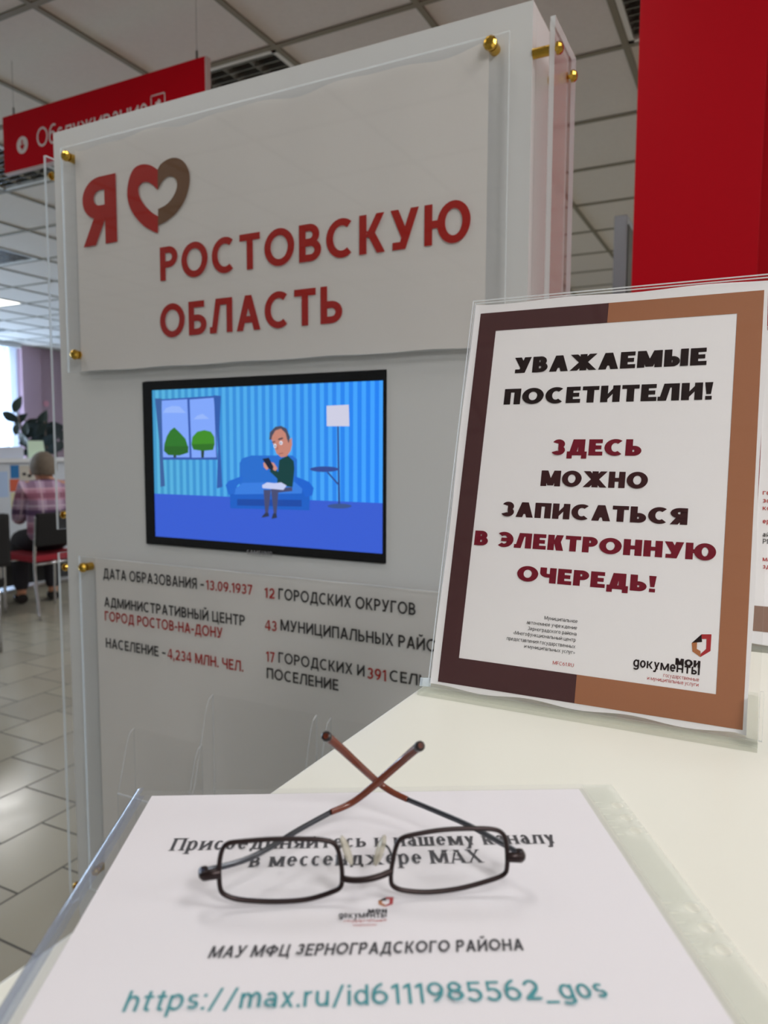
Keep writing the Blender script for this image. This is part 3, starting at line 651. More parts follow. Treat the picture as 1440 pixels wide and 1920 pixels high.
for P, tr, c in (([(222, 378), (255, 410), (282, 440), (298, 490), (295, 515), (250, 530), (190, 528), (166, 505), (168, 470), (182, 425), (200, 395)], [(217, 525), (232, 525), (232, 542), (217, 542)], (44, 116, 40)),
                 ([(345, 402), (385, 393), (420, 402), (438, 430), (440, 470), (430, 500), (375, 505), (325, 498), (314, 470), (320, 430)], [(366, 500), (384, 500), (381, 542), (368, 542)], (62, 140, 36))):
    pic('pictured_trunk', tr, (40, 66, 60)); pic('pictured_tree', P, c)
pic('pictured_tree_shade', [(168, 480), (298, 480), (297, 515), (250, 530), (190, 528), (166, 505)], (40, 100, 36)); pic('pictured_tree_shade', [(316, 470), (440, 466), (432, 500), (375, 505), (325, 498)], (46, 112, 34))
pic('pictured_frame_bar', [(292, 226), (304, 226), (316, 545), (305, 545)], (52, 88, 170))
pic('pictured_curtain', [(118, 222), (155, 222), (152, 400), (172, 695), (148, 700), (140, 450)], (58, 96, 156)); pic('pictured_curtain', [(434, 205), (474, 208), (466, 400), (482, 700), (452, 708), (458, 500)], (48, 92, 170))
pic('pictured_sofa_back', [(575, 570), (590, 545), (640, 530), (720, 530), (860, 530), (885, 550), (885, 720), (575, 720)], (36, 108, 204))
pic('pictured_sofa_base', [(522, 700), (955, 700), (952, 826), (525, 815)], (24, 94, 196)); pic('pictured_sofa_shadow', [(562, 765), (910, 770), (910, 806), (562, 800)], (22, 72, 164))
pic('pictured_sofa_seat', [(545, 715), (590, 678), (870, 672), (915, 705), (910, 735), (545, 740)], (54, 124, 222))
pic('pictured_sofa_arm', [(500, 690), (515, 668), (590, 640), (590, 668), (555, 700), (550, 735), (515, 742)], (32, 104, 206)); pic('pictured_sofa_arm', [(870, 640), (950, 672), (975, 705), (968, 745), (930, 755), (910, 705), (875, 675)], (26, 98, 206))
pic('pictured_lamp_pole', [(1102, 355), (1110, 355), (1118, 800), (1108, 800)], (46, 66, 130)); pic('pictured_lamp_shade', [(1045, 262), (1165, 256), (1168, 372), (1046, 372)], (206, 206, 226))
pic('pictured_lamp_base', ell(1115, 803, 65, 13, 20), (58, 84, 140)); pic('pictured_table', ell(1033, 604, 78, 15, 20), (50, 74, 148)); pic('pictured_bracket', [(1045, 620), (1056, 620), (1112, 684), (1112, 696)], (46, 66, 130))
pic('pictured_leg', [(705, 715), (745, 715), (730, 840), (714, 840)], (70, 74, 112)); pic('pictured_leg', [(745, 712), (860, 700), (860, 722), (785, 730), (776, 842), (760, 842)], (70, 74, 112))
pic('pictured_foot', [(714, 840), (732, 840), (735, 858), (695, 866), (700, 855)], (44, 52, 76)); pic('pictured_foot', [(757, 842), (775, 842), (778, 866), (748, 872), (752, 860)], (44, 52, 76))
pic('pictured_jumper', [(790, 555), (835, 530), (868, 560), (872, 600), (862, 700), (780, 690), (780, 655), (738, 615), (755, 590), (785, 620)], (12, 62, 62))
pic('pictured_book', [(698, 690), (725, 675), (765, 680), (800, 675), (830, 692), (812, 716), (700, 706)], (196, 204, 240))
pic('pictured_face', [(748, 440), (760, 400), (795, 378), (832, 400), (848, 445), (858, 432), (860, 470), (852, 505), (830, 535), (800, 540), (775, 518), (762, 480)], (196, 132, 116))
pic('pictured_hair', [(736, 445), (740, 405), (770, 375), (800, 370), (830, 385), (848, 430), (842, 465), (832, 440), (825, 410), (800, 385), (770, 395), (752, 425), (748, 445)], (74, 74, 92))
pic('pictured_brow', [(784, 440), (808, 432), (812, 440), (786, 448)], (74, 60, 70)); pic('pictured_brow', [(752, 456), (768, 452), (770, 458), (752, 462)], (74, 60, 70))
pic('pictured_eye', ell(800, 462, 9, 11, 14), (226, 226, 240)); pic('pictured_eye', ell(768, 478, 8, 11, 14), (226, 226, 240))
pic('pictured_pupil', ell(799, 463, 3.5, 4, 10), (30, 40, 70)); pic('pictured_pupil', ell(768, 479, 3.5, 4, 10), (30, 40, 70))
pic('pictured_nose', [(780, 470), (788, 492), (782, 500), (772, 498)], (178, 112, 100)); pic('pictured_mouth', [(788, 520), (812, 515), (812, 518), (790, 523)], (120, 60, 66))
pic('pictured_hand', [(705, 570), (720, 565), (735, 600), (722, 608), (708, 592)], (206, 144, 128)); pic('pictured_hand', [(745, 565), (762, 570), (782, 600), (770, 614), (748, 600)], (206, 144, 128))
pic('pictured_phone', [(700, 548), (735, 542), (760, 590), (756, 612), (735, 602)], (22, 30, 52))

# ------------------------------------------------------------------ counter
CZ = CAM_Z-.1715; CE = -.2105
ct = thing('reception_counter', 'cream white reception counter in the foreground carrying the notices and eyeglasses', 'counter', (.2, .4, 0))
obj('countertop', Box((CE, -.6, CZ-.03), (.75, .93, CZ), bev=.0012), COUNTER, ct)
obj('front_panel', Box((CE+.03, -.57, 0), (CE+.05, .90, CZ-.0305)), COUNTER, ct); obj('end_panel', Box((CE+.0505, .88, 0), (.72, .90, CZ-.0305)), COUNTER, ct); obj('end_panel', Box((CE+.0505, -.57, 0), (.72, -.55, CZ-.0305)), COUNTER, ct)
cp = Plane((0, 0, CZ), (1, 0, 0), (0, 1, 0))

# ------------------------------------------------------------------ printed sheet in its plastic sleeve
pa = Vector((*cp.loc(285, 1500), 0)); pb = Vector((*cp.loc(1085, 1487), 0)); pu = (pb-pa).normalized(); pv = Vector((-pu.y, pu.x, 0)); PW = (pb-pa).length; PL = .297*PW/.21
pp = Plane((pa.x, pa.y, CZ+.0021), pu, pv)                             # paper plane, origin at its far left corner
t = thing('printed_sheet', 'white printed paper sheet under the eyeglasses with a web address in teal', 'paper sheet', pp.pt(PW/2, -PL/2))
bm = slab(bmesh.new(), pp, 0, -PL, PW, 0, -.0008, 0); pg = obj('page', bm, PAPER, t)
ss = (.2, .085, True)
lettering('lettering', pp, 'Присоединяйтесь к нашему каналу', (316, 1600), (1042, 1578), (318, 1577), ss, INK_TEXT, pg, .0002, gap=.16)
lettering('lettering', pp, 'в мессенджере MAX', (466, 1628), (906, 1617), (466, 1603), ss, INK_TEXT, pg, .0002, gap=.16)
lettering('lettering', pp, 'МАУ МФЦ ЗЕРНОГРАДСКОГО РАЙОНА', (387, 1803), (981, 1778), (389, 1780), (.2, .18), INK_TEXT, pg, .0002, gap=.13, skew=.2)
lettering('lettering', pp, 'https://max.ru/id6111985562_gos', (226, 1904), (1140, 1868), (228, 1864), (.135, .125), INK_TEAL, pg, .0002, gap=.13)
def emblem(pl, K, parent, e):
    bm = bmesh.new()
    poly(bm, pl, [pl.loc(*p) for p in K([(1130, 172), (1133, 208), (1085, 212)])], e, 0)
    poly(bm, pl, [pl.loc(*p) for p in K([(1130, 172), (1177, 172), (1172, 250), (1125, 278), (1127, 262), (1152, 240), (1154, 194), (1132, 194)])], e, 1)
    poly(bm, pl, [pl.loc(*p) for p in K([(1085, 212), (1110, 209), (1108, 240), (1126, 250), (1125, 278), (1088, 252)])], e, 2)
    return obj('emblem', bm, [INK_BLACK, mat('emblem_red', (180, 44, 50), .5), mat('emblem_tan', (186, 118, 74), .5)], parent)
emblem(pp, lambda P: [(709+(x-1085)/92*29, 1683+(y-172)/106*18) for x, y in P], pg, .0002)
lettering('lettering', pp, 'МОИ', (690, 1713), (726, 1712), (690, 1706), (.3, .25), INK_TEXT, pg, .0002)
lettering('lettering', pp, 'gокументы', (635, 1724), (725, 1721), (635, 1711), (.16, .16), INK_TEXT, pg, .0002)
lettering('lettering', pp, 'государственные', (645, 1731), (725, 1728), (645, 1726), (.12, .12), INK_RED, pg, .0002); lettering('lettering', pp, 'и муниципальные услуги', (662, 1738), (706, 1736), (662, 1734), (.12, .12), INK_RED, pg, .0002)
# sleeve: clear film over and under the page, a raised fold on the left, a punched milky strip on the right
t = thing('plastic_sleeve', 'clear punched plastic sleeve holding the printed sheet on the counter', 'plastic sleeve', pp.pt(PW/2, -PL/2))
bm = bmesh.new(); slab(bm, pp, -.004, -PL-.003, PW+.003, .0035, .0008, .00095); slab(bm, pp, -.004, -PL-.003, PW+.003, .0035, -.0018, -.0013); obj('film', bm, FILM, t)
bm = bmesh.new(); n = 10; V = []
for k in range(n+1):
    a = -PI/2-PI*k/n
    V.append([bm.verts.new(pp.pt(-.0045+.0042*math.cos(a), b, .0005+.0021*math.sin(a))) for b in (-PL-.003, .0035)])
for A, B in zip(V, V[1:]): bm.faces.new((A[0], A[1], B[1], B[0])).smooth = True
obj('folded_edge', bm, clear('fold_film', (.86, .88, .92), milk=.3, milkc=(176, 184, 204), refl=1.0, rough=.08), t)
s1 = PW+.003; s2 = pp.loc(1158, 1488)[0]; bm = bmesh.new(); hc = (s1+s2)/2+.0025; hr = .0028
hy = []
for grp in range(4):
    for k in range(3): hy.append(-.018-grp*.078-k*.0115)
hy = [y for y in hy if y > -PL+.01]
ys = [.0035]
for y in hy: ys += [y+hr+.0004, y-hr-.0004]
ys.append(-PL-.003)
for k in range(0, len(ys), 2): poly(bm, pp, rectuv(s1, ys[k+1], s2, ys[k]), .0004)
for y in hy:                                                             # strip cells with a round hole
    N = 24; ring = [bm.verts.new(pp.pt(hc+hr*math.cos(2*PI*k/N), y+hr*math.sin(2*PI*k/N), .0004)) for k in range(N)]
    def edgept(k):
        c, s_ = math.cos(2*PI*k/N), math.sin(2*PI*k/N); hx = (s2-hc) if c > 0 else (hc-s1); hh = hr+.0004
        f = min(hx/abs(c) if abs(c) > 1e-6 else 9, hh/abs(s_) if abs(s_) > 1e-6 else 9); return pp.pt(hc+f*c, y+f*s_, .0004)
    outr = [bm.verts.new(edgept(k)) for k in range(N)]
    for k in range(N): bm.faces.new((ring[k], outr[k], outr[(k+1) % N], ring[(k+1) % N]))
obj('punched_strip', bm, STRIP, t)

# ------------------------------------------------------------------ eyeglasses, lying upside down with crossed temples
PZ = pp.O.z+.001
gp0 = Plane((0, 0, PZ), (1, 0, 0), (0, 1, 0))
A = Vector((*gp0.loc(515, 1696), PZ)); B = Vector((*gp0.loc(805, 1678), PZ)); ge = (B-A).normalized(); gn = ge.cross(Vector((0, 0, 1)))
tl = math.radians(6); gv = math.cos(tl)*Vector((0, 0, 1)) - math.sin(tl)*gn
gp = Plane(A, ge, gv)
g = thing('eyeglasses', 'rectangular dark metal eyeglasses lying upside down on the paper with crossed brown-tipped temples', 'eyeglasses', (A+B)/2)
RIM = mat('dark_metal_rim', (46, 34, 34), .32, .6); BRO = mat('brown_acetate', (110, 52, 34), .22, spec=.6); GUN = mat('gunmetal', (92, 94, 100), .3, .9)
LENS = clear('lens_glass', (.98, .985, .98), refl=.45, ior=1.5)
z8 = lambda P: [gp.loc(340+x/2, 1350+y/2) for x, y in P]
LO = z8([(152, 500), (142, 560), (146, 640), (170, 668), (230, 684), (350, 690), (470, 682), (560, 656), (596, 636), (603, 600), (598, 540), (578, 478), (530, 459), (440, 455), (340, 456), (220, 465), (172, 474)])
RO = z8([(808, 475), (792, 540), (786, 600), (796, 630), (840, 646), (930, 651), (1040, 638), (1140, 612), (1208, 586), (1222, 550), (1220, 480), (1208, 436), (1170, 416), (1080, 413), (980, 418), (890, 432), (830, 448)])
for O in (LO, RO):
    mn = min(b for a, b in O)
    O[:] = [(a, b-mn+.0011) for a, b in O]
    sp3 = spline([gp.pt(a, b) for a, b in O], 5, True)
    obj('rim', Tube(sp3, .00092, n=8, closed=True), RIM, g)
    bm = bmesh.new(); c = sum(sp3, Vector())/len(sp3); R = [[bm.verts.new(c+(p-c)*f+gp.n*(.0014*(1-f*f))) for p in sp3] for f in (.02, .4, .75, .99)]
    for P, Q in zip(R, R[1:]):
        for k in range(len(P)): bm.faces.new((P[k], P[(k+1) % len(P)], Q[(k+1) % len(P)], Q[k])).smooth = True
    bm.faces.new(R[0]); obj('lens', bm, LENS, g)
ll = gp.loc(340+600/2, 1350+615/2); rl = gp.loc(340+788/2, 1350+598/2)
xl = max(a for a, b in LO); xr = min(a for a, b in RO)
obj('bridge', Tube(spline([gp.pt(xl-.0004, .0082), gp.pt(xl+.004, .0080, .0016), gp.pt((xl+xr)/2, .0083, .0022), gp.pt(xr-.004, .0090, .0016), gp.pt(xr+.0004, .0098)], 6), .0012, n=8), RIM, g)
PADM = clear('silicone_pad', (.93, .92, .88), milk=.5, milkc=(226, 220, 204), refl=.6)
for x, s, b in ((xl-.0020, 1, .0172), (xr+.001, -1, .0165)):
    bm = tube(bmesh.new(), spline([gp.pt(x, b-.004), gp.pt(x+s*.001, b-.001, -.006), gp.pt(x+s*.003, b, -.008)], 5), .0005, n=6)
    pad = obj('nose_pad', bm, GUN, g)
    bm = bmesh.new(); t0 = bmesh.new(); bmesh.ops.create_uvsphere(t0, u_segments=14, v_segments=8, radius=1)
    M = Matrix.Translation(gp.pt(x+s*.0042, b-.0025, -.0085)) @ Matrix(((*gp.u, 0), (*gp.v, 0), (*gp.n, 0), (0, 0, 0, 1))).transposed() @ Matrix.Rotation(s*.35, 4, 'Z') @ Matrix.Diagonal((.0016, .0062, .0036, 1))
    join(bm, t0, 0, M); obj('pad', bm, PADM, pad, smooth=True)
def onh(x, y, z):
    d = ray(x, y); return CAM + d*((PZ+z-CAM_Z)/d.z)
for side, path, tipi in ((-1, [(392, 1652, .0115), (470, 1608, .012), (560, 1556, .0125), (620, 1523, .013)], [(620, 1523, .013), (660, 1505, .015), (700, 1474, .0225), (750, 1430, .034), (780, 1404, .043), (789, 1398, .046)]),
                         (1, [(972, 1614, .0115), (935, 1578, .0115), (880, 1548, .0115), (820, 1522, .012), (764, 1499, .0125)], [(764, 1499, .0125), (735, 1485, .0145), (708, 1466, .0185), (670, 1432, .031), (640, 1404, .041), (617, 1384, .048), (611, 1380, .05)])):
    O = LO if side < 0 else RO
    ex = (min if side < 0 else max)(O, key=lambda p: p[0]); ep = gp.pt(ex[0], .0115)
    h0 = onh(*path[0])
    bm = tube(bmesh.new(), spline([gp.pt(ex[0]+side*-.0003, .0125), gp.pt(ex[0]+side*.003, .0125, .0006), gp.pt(ex[0]+side*.0058, .0118, -.0006), gp.pt(ex[0]+side*.0066, .0114, -.005)], 6), .0016, n=8, flat=(1, 1.25))
    lathe(bm, gp.pt(ex[0]+side*.0058, .0090, -.004), (0, 0, 1), [(0, .0012), (.0045, .0012)], 10)
    obj('end_piece', bm, RIM, g)
    start = gp.pt(ex[0]+side*.0062, .0115, -.005)
    tm = obj('temple', Tube(spline([start]+[onh(*q) for q in path[1:]], 6), .0011, n=8, flat=(.8, 1.2)), GUN, g)
    tp = spline([onh(*q) for q in tipi], 8); n = len(tp)
    tip = obj('temple_tip', Tube(tp, [.0013+.0007*min(1, 1.2*k/n) - (.0009 if k > n-3 else 0) for k in range(n)], n=10), BRO, tm); tip['label'] = 'brown curved temple tip'
    endb = Tube(tp[-7:], [.00215]*5+[.0017, .0008], n=10); obj('tip_end', endb, mat('dark_tip', (32, 24, 24), .3), tm)

# ------------------------------------------------------------------ acrylic notice on the counter
HO = Vector((*cp.loc(803, 1295), CZ+.003)); hB = cp.loc(1420, 1400)
LEAN = math.radians(16.2)
def holder(O, W, H, name_label):
    hp = Plane(O, (1, 0, 0), (0, math.sin(LEAN), math.cos(LEAN)))
    t = thing('sign_holder', name_label, 'sign holder', Vector(O)+Vector((W/2, .04, -.003)))
    obj('front_plate', slab(bmesh.new(), hp, 0, 0, W+.003, H, 0, .002, 0, 1), [NOTICE_ACR, EDGE], t)
    obj('back_plate', slab(bmesh.new(), hp, 0, 0, W+.003, H, -.0042, -.0022, 0, 1), [NOTICE_ACR, EDGE], t)
    bm = bmesh.new(); box(bm, (O[0]-.003, O[1]-.012, O[2]-.003), (O[0]+W+.003, O[1]+.095, O[2]-.0004)); obj('foot', bm, NOTICE_EDGE, t)
    bm = bmesh.new(); box(bm, (O[0]-.003, O[1]-.012, O[2]-.0004), (O[0]+W+.003, O[1]-.010, O[2]+.0035)); obj('front_lip', bm, NOTICE_EDGE, t)
    for a in (-.0022, W+.0032): obj('side_ear', slab(bmesh.new(), hp, a, 0, a+.002, .028 if a > 0 else .006, -.0034, .011, 0, 1), [NOTICE_ACR, EDGE], t)
    return hp
NOTICE_ACR = clear('notice_acrylic', (.998, .998, .996), refl=.3); PAPER2 = mat('notice_paper', (250, 247, 250), .7, spec=.2); NOTICE_EDGE = clear('notice_foot', (.985, .99, .975), milk=.1, milkc=(214, 218, 208), refl=.5)
HW = hB[0]-HO.x-.003; 
hp = holder(HO, HW, .2925, 'clear upright acrylic holder with the large brown bordered notice on the counter')
t = thing('notice', 'large notice with black and maroon capitals in a two-tone brown border', 'notice', HO+Vector((HW/2, .01, 0)))
bp = Plane(hp.pt(0, 0, -.0006), hp.u, hp.v)
def bent(bm, pl, a0, b0, a1, b1, e0, e1, seed=1, amp=.0011):
    """thin sheet with slightly uneven edges"""
    n = 28; per = []
    for k in range(n): per.append((a0+(a1-a0)*k/n, b0+amp*math.sin(k*.7+seed)))
    for k in range(n): per.append((a1-amp*.5*(1+math.sin(k*.45+seed)), b0+(b1-b0)*k/n))
    for k in range(n): per.append((a1+(a0-a1)*k/n, b1-amp*.6*(1+math.sin(k*.5+seed*2))))
    for k in range(n): per.append((a0+amp*.5*(1+math.sin(k*.4+seed)), b1+(b0-b1)*k/n))
    A = [bm.verts.new(pl.pt(a, b, e0)) for a, b in per]; B = [bm.verts.new(pl.pt(a, b, e1)) for a, b in per]
    bm.faces.new(A[::-1]); bm.faces.new(B); m = len(per)
    for k in range(m): bm.faces.new((A[k], A[(k+1) % m], B[(k+1) % m], B[k]))
    return bm
pg = obj('page', bent(bmesh.new(), bp, .0005, .0015, HW-.002, .2905, -.0012, -.0006), PAPER2, t)
def q4(P): return [bp.loc(*p) for p in P]
o_ = q4([(902, 585), (1437, 546), (1388, 1368), (820, 1278)]); i_ = q4([(932, 617), (1386, 590), (1338, 1305), (858, 1230)])
oa0, oa1, ob0, ob1 = (o_[0][0]+o_[3][0])/2, (o_[1][0]+o_[2][0])/2, (o_[2][1]+o_[3][1])/2, (o_[0][1]+o_[1][1])/2
ia0, ia1, ib0, ib1 = (i_[0][0]+i_[3][0])/2, (i_[1][0]+i_[2][0])/2, (i_[2][1]+i_[3][1])/2, (i_[0][1]+i_[1][1])/2
mid = (bp.loc(1143, 567)[0]+bp.loc(1075, 1318)[0])/2
bm = bmesh.new()
for r, mi in ((rectuv(oa0, ob0, ia0, ob1), 0), (rectuv(ia0, ib1, mid, ob1), 0), (rectuv(ia0, ob0, mid, ib0), 0), (rectuv(mid, ib1, ia1, ob1), 1), (rectuv(mid, ob0, ia1, ib0), 1), (rectuv(ia1, ob0, oa1, ob1), 1)): poly(bm, bp, r, -.0004, mi)
obj('border', bm, [BROWN_D, BROWN_L], pg)
z7 = lambda x, y: (780+x/2.1333, 520+y/2.1333)
sb = (.3, .24)
for txt, bl, br, top, m in (('УВАЖАЕМЫЕ', (390, 380), (1161, 353), (395, 318), INK_BLACK), ('ПОСЕТИТЕЛИ!', (350, 503), (1185, 494), (358, 441), INK_BLACK), ('ЗДЕСЬ', (540, 711), (900, 713), (545, 648), INK_MAROON),
                            ('МОЖНО', (497, 831), (925, 848), (502, 769), INK_DARK), ('ЗАПИСАТЬСЯ', (340, 948), (1084, 998), (346, 889), INK_DARK), ('В ЭЛЕКТРОННУЮ', (232, 1060), (1198, 1146), (238, 1002), INK_MAROON),
                            ('ОЧЕРЕДЬ!', (402, 1210), (958, 1263), (405, 1150), INK_MAROON)):
    lettering('lettering', bp, txt, z7(*bl), z7(*br), z7(*top), sb, m, pg, -.0004, gap=.075)
for txt, xl_, yl, xr_, yr in (('Муниципальное', 513, 1368, 645, 1383), ('автономное учреждение', 442, 1386, 643, 1409), ('Зерноградского района', 447, 1410, 641, 1434), ('«Многофункциональный центр', 388, 1427, 638, 1458), ('предоставления государственных', 362, 1450, 636, 1484), ('и муниципальных услуг»', 432, 1481, 634, 1508)):
    lettering('lettering', bp, txt, z7(xl_, yl), z7(xr_, yr), z7(xl_+1, yl-14.5), (.12, .11), INK_GREY, pg, -.0004, gap=.13)
lettering('lettering', bp, 'MFC61.RU', z7(546, 1549), z7(630, 1558), z7(547, 1535), (.12, .11), INK_RED, pg, -.0004, gap=.16)
z9 = lambda x, y: (860+x/2.4828, 1120+y/2.4828)
emblem(bp, lambda P: [z9(*p) for p in P], pg, -.0004)
lettering('lettering', bp, 'МОИ', z9(1008, 316), z9(1124, 327), z9(1009, 284), (.3, .25), INK_BLACK, pg, -.0004, gap=.1)
lettering('lettering', bp, 'gокументы', z9(812, 322), z9(1121, 362), z9(813, 276), (.16, .15), INK_BLACK, pg, -.0004, gap=.1)
lettering('lettering', bp, 'государственные', z9(953, 370), z9(1118, 392), z9(953, 352), (.1, .1), INK_RED, pg, -.0004, gap=.13)
lettering('lettering', bp, 'и муниципальные услуги', z9(877, 383), z9(1116, 416), z9(877, 365), (.1, .1), INK_RED, pg, -.0004, gap=.13)
# a second holder further along the counter, only its left edge in view
O2 = Vector((-.003, .70, CZ+.003)); hp2 = holder(O2, HW, .2925, 'second clear acrylic holder at the right edge behind the brown bordered notice')
t = thing('notice', 'white notice with a brown foot band in the holder at the right edge', 'notice', O2+Vector((HW/2, .01, 0)))
b2 = Plane(hp2.pt(0, 0, -.0006), hp2.u, hp2.v)
pg = obj('page', bent(bmesh.new(), b2, .001, .0015, HW-.002, .2905, -.0012, -.0006, 3), PAPER2, t)
bm = bmesh.new(); poly(bm, b2, rectuv(.002, .012, HW-.004, .034), -.0004); obj('foot_band', bm, mat('print_taupe', (150, 118, 104), .5), pg)
for y, m, s in ((927, INK_RED, 'го'), (942, INK_RED, 'зо'), (956, INK_RED, 'ко'), (981, INK_RED, 'ер'), (1006, INK_GREY, 'ай'), (1019, INK_GREY, 'РГ'), (1052, INK_RED, 'ма'), (1066, INK_RED, 'зд')):
    lettering('lettering', b2, s, (1430, y), (1444, y+1), (1430, y-9), (.16, .15), m, pg, -.0004)

# ------------------------------------------------------------------ grey display seen edge-on beyond the column
t = thing('information_display', 'grey edged black display panel seen edge-on just left of the red column', 'display', (-.42, 2.9, 0))
ds = Plane((0, 2.75, CAM_Z), (1, 0, 0), (0, 0, 1)); d0 = ds.loc(1152, 405); d1 = ds.loc(1176, 405)
GREYM = mat('grey_metal', (142, 148, 154), .4, .3)
ztop = CAM_Z+d0[1]
obj('case', Box((d0[0], 2.75, .9), (d1[0], 3.45, ztop), bev=.003), GREYM, t); obj('screen', Box((d1[0]+.0005, 2.765, .95), (d1[0]+.004, 3.435, ztop-.03)), BLACK, t)
obj('post', Box((d0[0]+.005, 3.05, .02), (d1[0]-.005, 3.15, .899)), GREYM, t); obj('foot', Box((d0[0]-.2, 2.85, 0), (d1[0]+.2, 3.35, .0195), bev=.003), GREYM, t)

# ------------------------------------------------------------------ far left: desk, visitor, plant
DX = -5.75
dp = Plane((DX, 0, 0), (0, 1, 0), (0, 0, 1))
DT = 1.15
t = thing('service_desk', 'white service desk with a raised front covered in leaflets before the window', 'desk', (DX-.4, 5.2, 0))
DESK = mat('desk_laminate', (206, 214, 226), .4)
obj('front_screen', Box((DX-.03, 3.0, .30), (DX, 8.0, DT)), DESK, t); obj('top_rail', Box((DX-.20, 3.0, DT+.0005), (DX+.03, 8.0, DT+.035)), mat('desk_top', (226, 230, 236), .35), t)
obj('worktop', Box((DX-.85, 3.0, .72), (DX-.031, 8.0, .745)), DESK, t)
for y in (3.1, 5.5, 7.9): obj('leg', Box((DX-.75, y, 0), (DX-.1, y+.03, .7195)), DESK, t)
obj('under_desk_backing', Box((DX-.30, 3.14, .02), (DX-.28, 7.88, .7195)), mat('under_desk_dark', (26, 26, 30), .6), t)  # dark sheet added for the shadow and dark things under the desk
def flat(name, label, cat, x0, y0, x1, y1, m, e=.002):
    a0, b0 = dp.loc(x0, y1); a1, b1 = dp.loc(x1, y0); bm = slab(bmesh.new(), dp, a0, b0, a1, b1, .0005, e)
    return tag(obj(name, bm, m), label, cat)
flat('poster', 'pale blue poster at the far left of the white desk front', 'poster', -22, 884, 14, 934, mat('pale_blue_print', (176, 200, 236), .6))
flat('leaflet', 'blue leaflet topmost of the column on the desk front', 'leaflet', 20, 872, 35, 897, mat('blue_print', (34, 116, 182), .5))
flat('leaflet', 'orange leaflet under the blue one on the desk front', 'leaflet', 19, 898, 36, 922, mat('orange_print', (206, 96, 70), .5))
flat('leaflet', 'pale yellow leaflet under the orange one on the desk front', 'leaflet', 21, 923, 35, 953, mat('yellow_print', (214, 214, 178), .5))
po = flat('poster', 'beige poster beside the head of the seated visitor', 'poster', 37, 872, 80, 930, mat('beige_print', (196, 192, 184), .6))
bm = bmesh.new()
for x, y, r in ((45, 889, 4), (55, 892, 4)): poly(bm, dp, [dp.loc(*p) for p in ell(x, y, r, r*.8, 12)], .003)
obj('printed_mark', bm, INK_GREY, po)
# papers and a box on the desk rail
tag(obj('carton', Box((DX-.17, 4.03, DT+.0355), (DX-.01, 4.33, DT+.135), bev=.004), mat('white_card', (206, 214, 232), .6)), 'low white carton on the desk rail beneath the plant', 'box')
t = thing('document_holder', 'pale green paper in a leaning stand on the desk rail above the visitor', 'document holder', (DX-.1, 4.46, DT+.0355))
bm = bmesh.new(); v = [bm.verts.new(p) for p in ((DX-.02, 4.38, DT+.037), (DX-.02, 4.56, DT+.037), (DX-.10, 4.60, DT+.19), (DX-.10, 4.44, DT+.19))]; f = bm.faces.new(v); r = bmesh.ops.extrude_face_region(bm, geom=[f]); bmesh.ops.translate(bm, verts=[x for x in r['geom'] if isinstance(x, bmesh.types.BMVert)], vec=(-.004, 0, 0)); bmesh.ops.recalc_face_normals(bm, faces=bm.faces[:]); obj('page', bm, mat('pale_green_print', (198, 222, 198), .5), t)
obj('stand', Box((DX-.12, 4.40, DT+.0355), (DX-.02, 4.57, DT+.0368)), PVC, t)

# potted ficus behind the desk
PX, PY = -7.05, 5.55
pt_ = thing('potted_plant', 'tall dark leaved rubber plant standing between the window and the mauve wall', 'plant', (PX, PY, 0))
obj('pot', lathe(bmesh.new(), (PX, PY, 0), (0, 0, 1), [(0, .13), (.28, .18), (.3, .19), (.3, .165), (.26, .16)], 24), mat('terracotta', (150, 92, 68), .7), pt_)
stems = []; LEAF = mat('dark_leaf', (18, 32, 28), .35, spec=.4)
dpl = Plane((0, PY, 0), (1, 0, 0), (0, 0, 1))
def lp(x, y, dy=0):
    d = ray(x, y); return CAM+d*((PY+dy)/d.y)
tops = [(32, 758, -.05), (20, 782, 0), (38, 785, .1), (30, 803, -.1), (58, 792, .1), (66, 800, 0), (80, 785, .1), (82, 805, -.05), (98, 812, 0), (95, 830, .1), (70, 822, 0), (52, 815, .05), (42, 822, -.1), (104, 800, .1), (62, 830, .1), (88, 842, 0), (22, 845, -.1), (112, 838, 0), (118, 815, .05)] + [(random.uniform(42, 120), random.uniform(800, 856), random.uniform(-.12, .12)) for _ in range(16)]
for k, (a, b, c) in enumerate(((32, 770, 0), (62, 795, .05), (84, 790, -.05), (104, 808, .05))):
    e_ = lp(a, b, c); obj('stem', Tube(spline([(PX+.02*k-.03, PY, .25), (PX+.1*k-.15, PY+.02, .7), e_], 6), .011, n=6), mat('bark', (78, 64, 52), .8), pt_)
for k, (x, y, dy) in enumerate(tops):
    c = lp(x, y, dy); L = random.uniform(.075, .115); Wd = L*.5; ang = random.uniform(-.9, .9)+(PI/2 if k % 3 == 0 else .2); bm = bmesh.new()
    ax = (math.cos(ang)*Vector((.88, .45, 0))+math.sin(ang)*Vector((0, 0, 1))); sd = ax.cross(Vector((-.45, .88, .25))).normalized(); up_ = ax.cross(sd)
    V = []
    for i in range(9):
        s_ = i/8; wv = Wd*math.sin(PI*s_**.85); V.append([bm.verts.new(c+ax*(L*(2*s_-1))+sd*wv*q_+up_*(.25*wv*abs(q_)-.05*s_*s_)) for q_ in (-1, 0, 1)])
    for p_, q_ in zip(V, V[1:]):
        for i in range(2):
            try: bm.faces.new((p_[i], q_[i], q_[i+1], p_[i+1])).smooth = True
            except ValueError: pass
    obj('leaf', bm, LEAF, pt_)
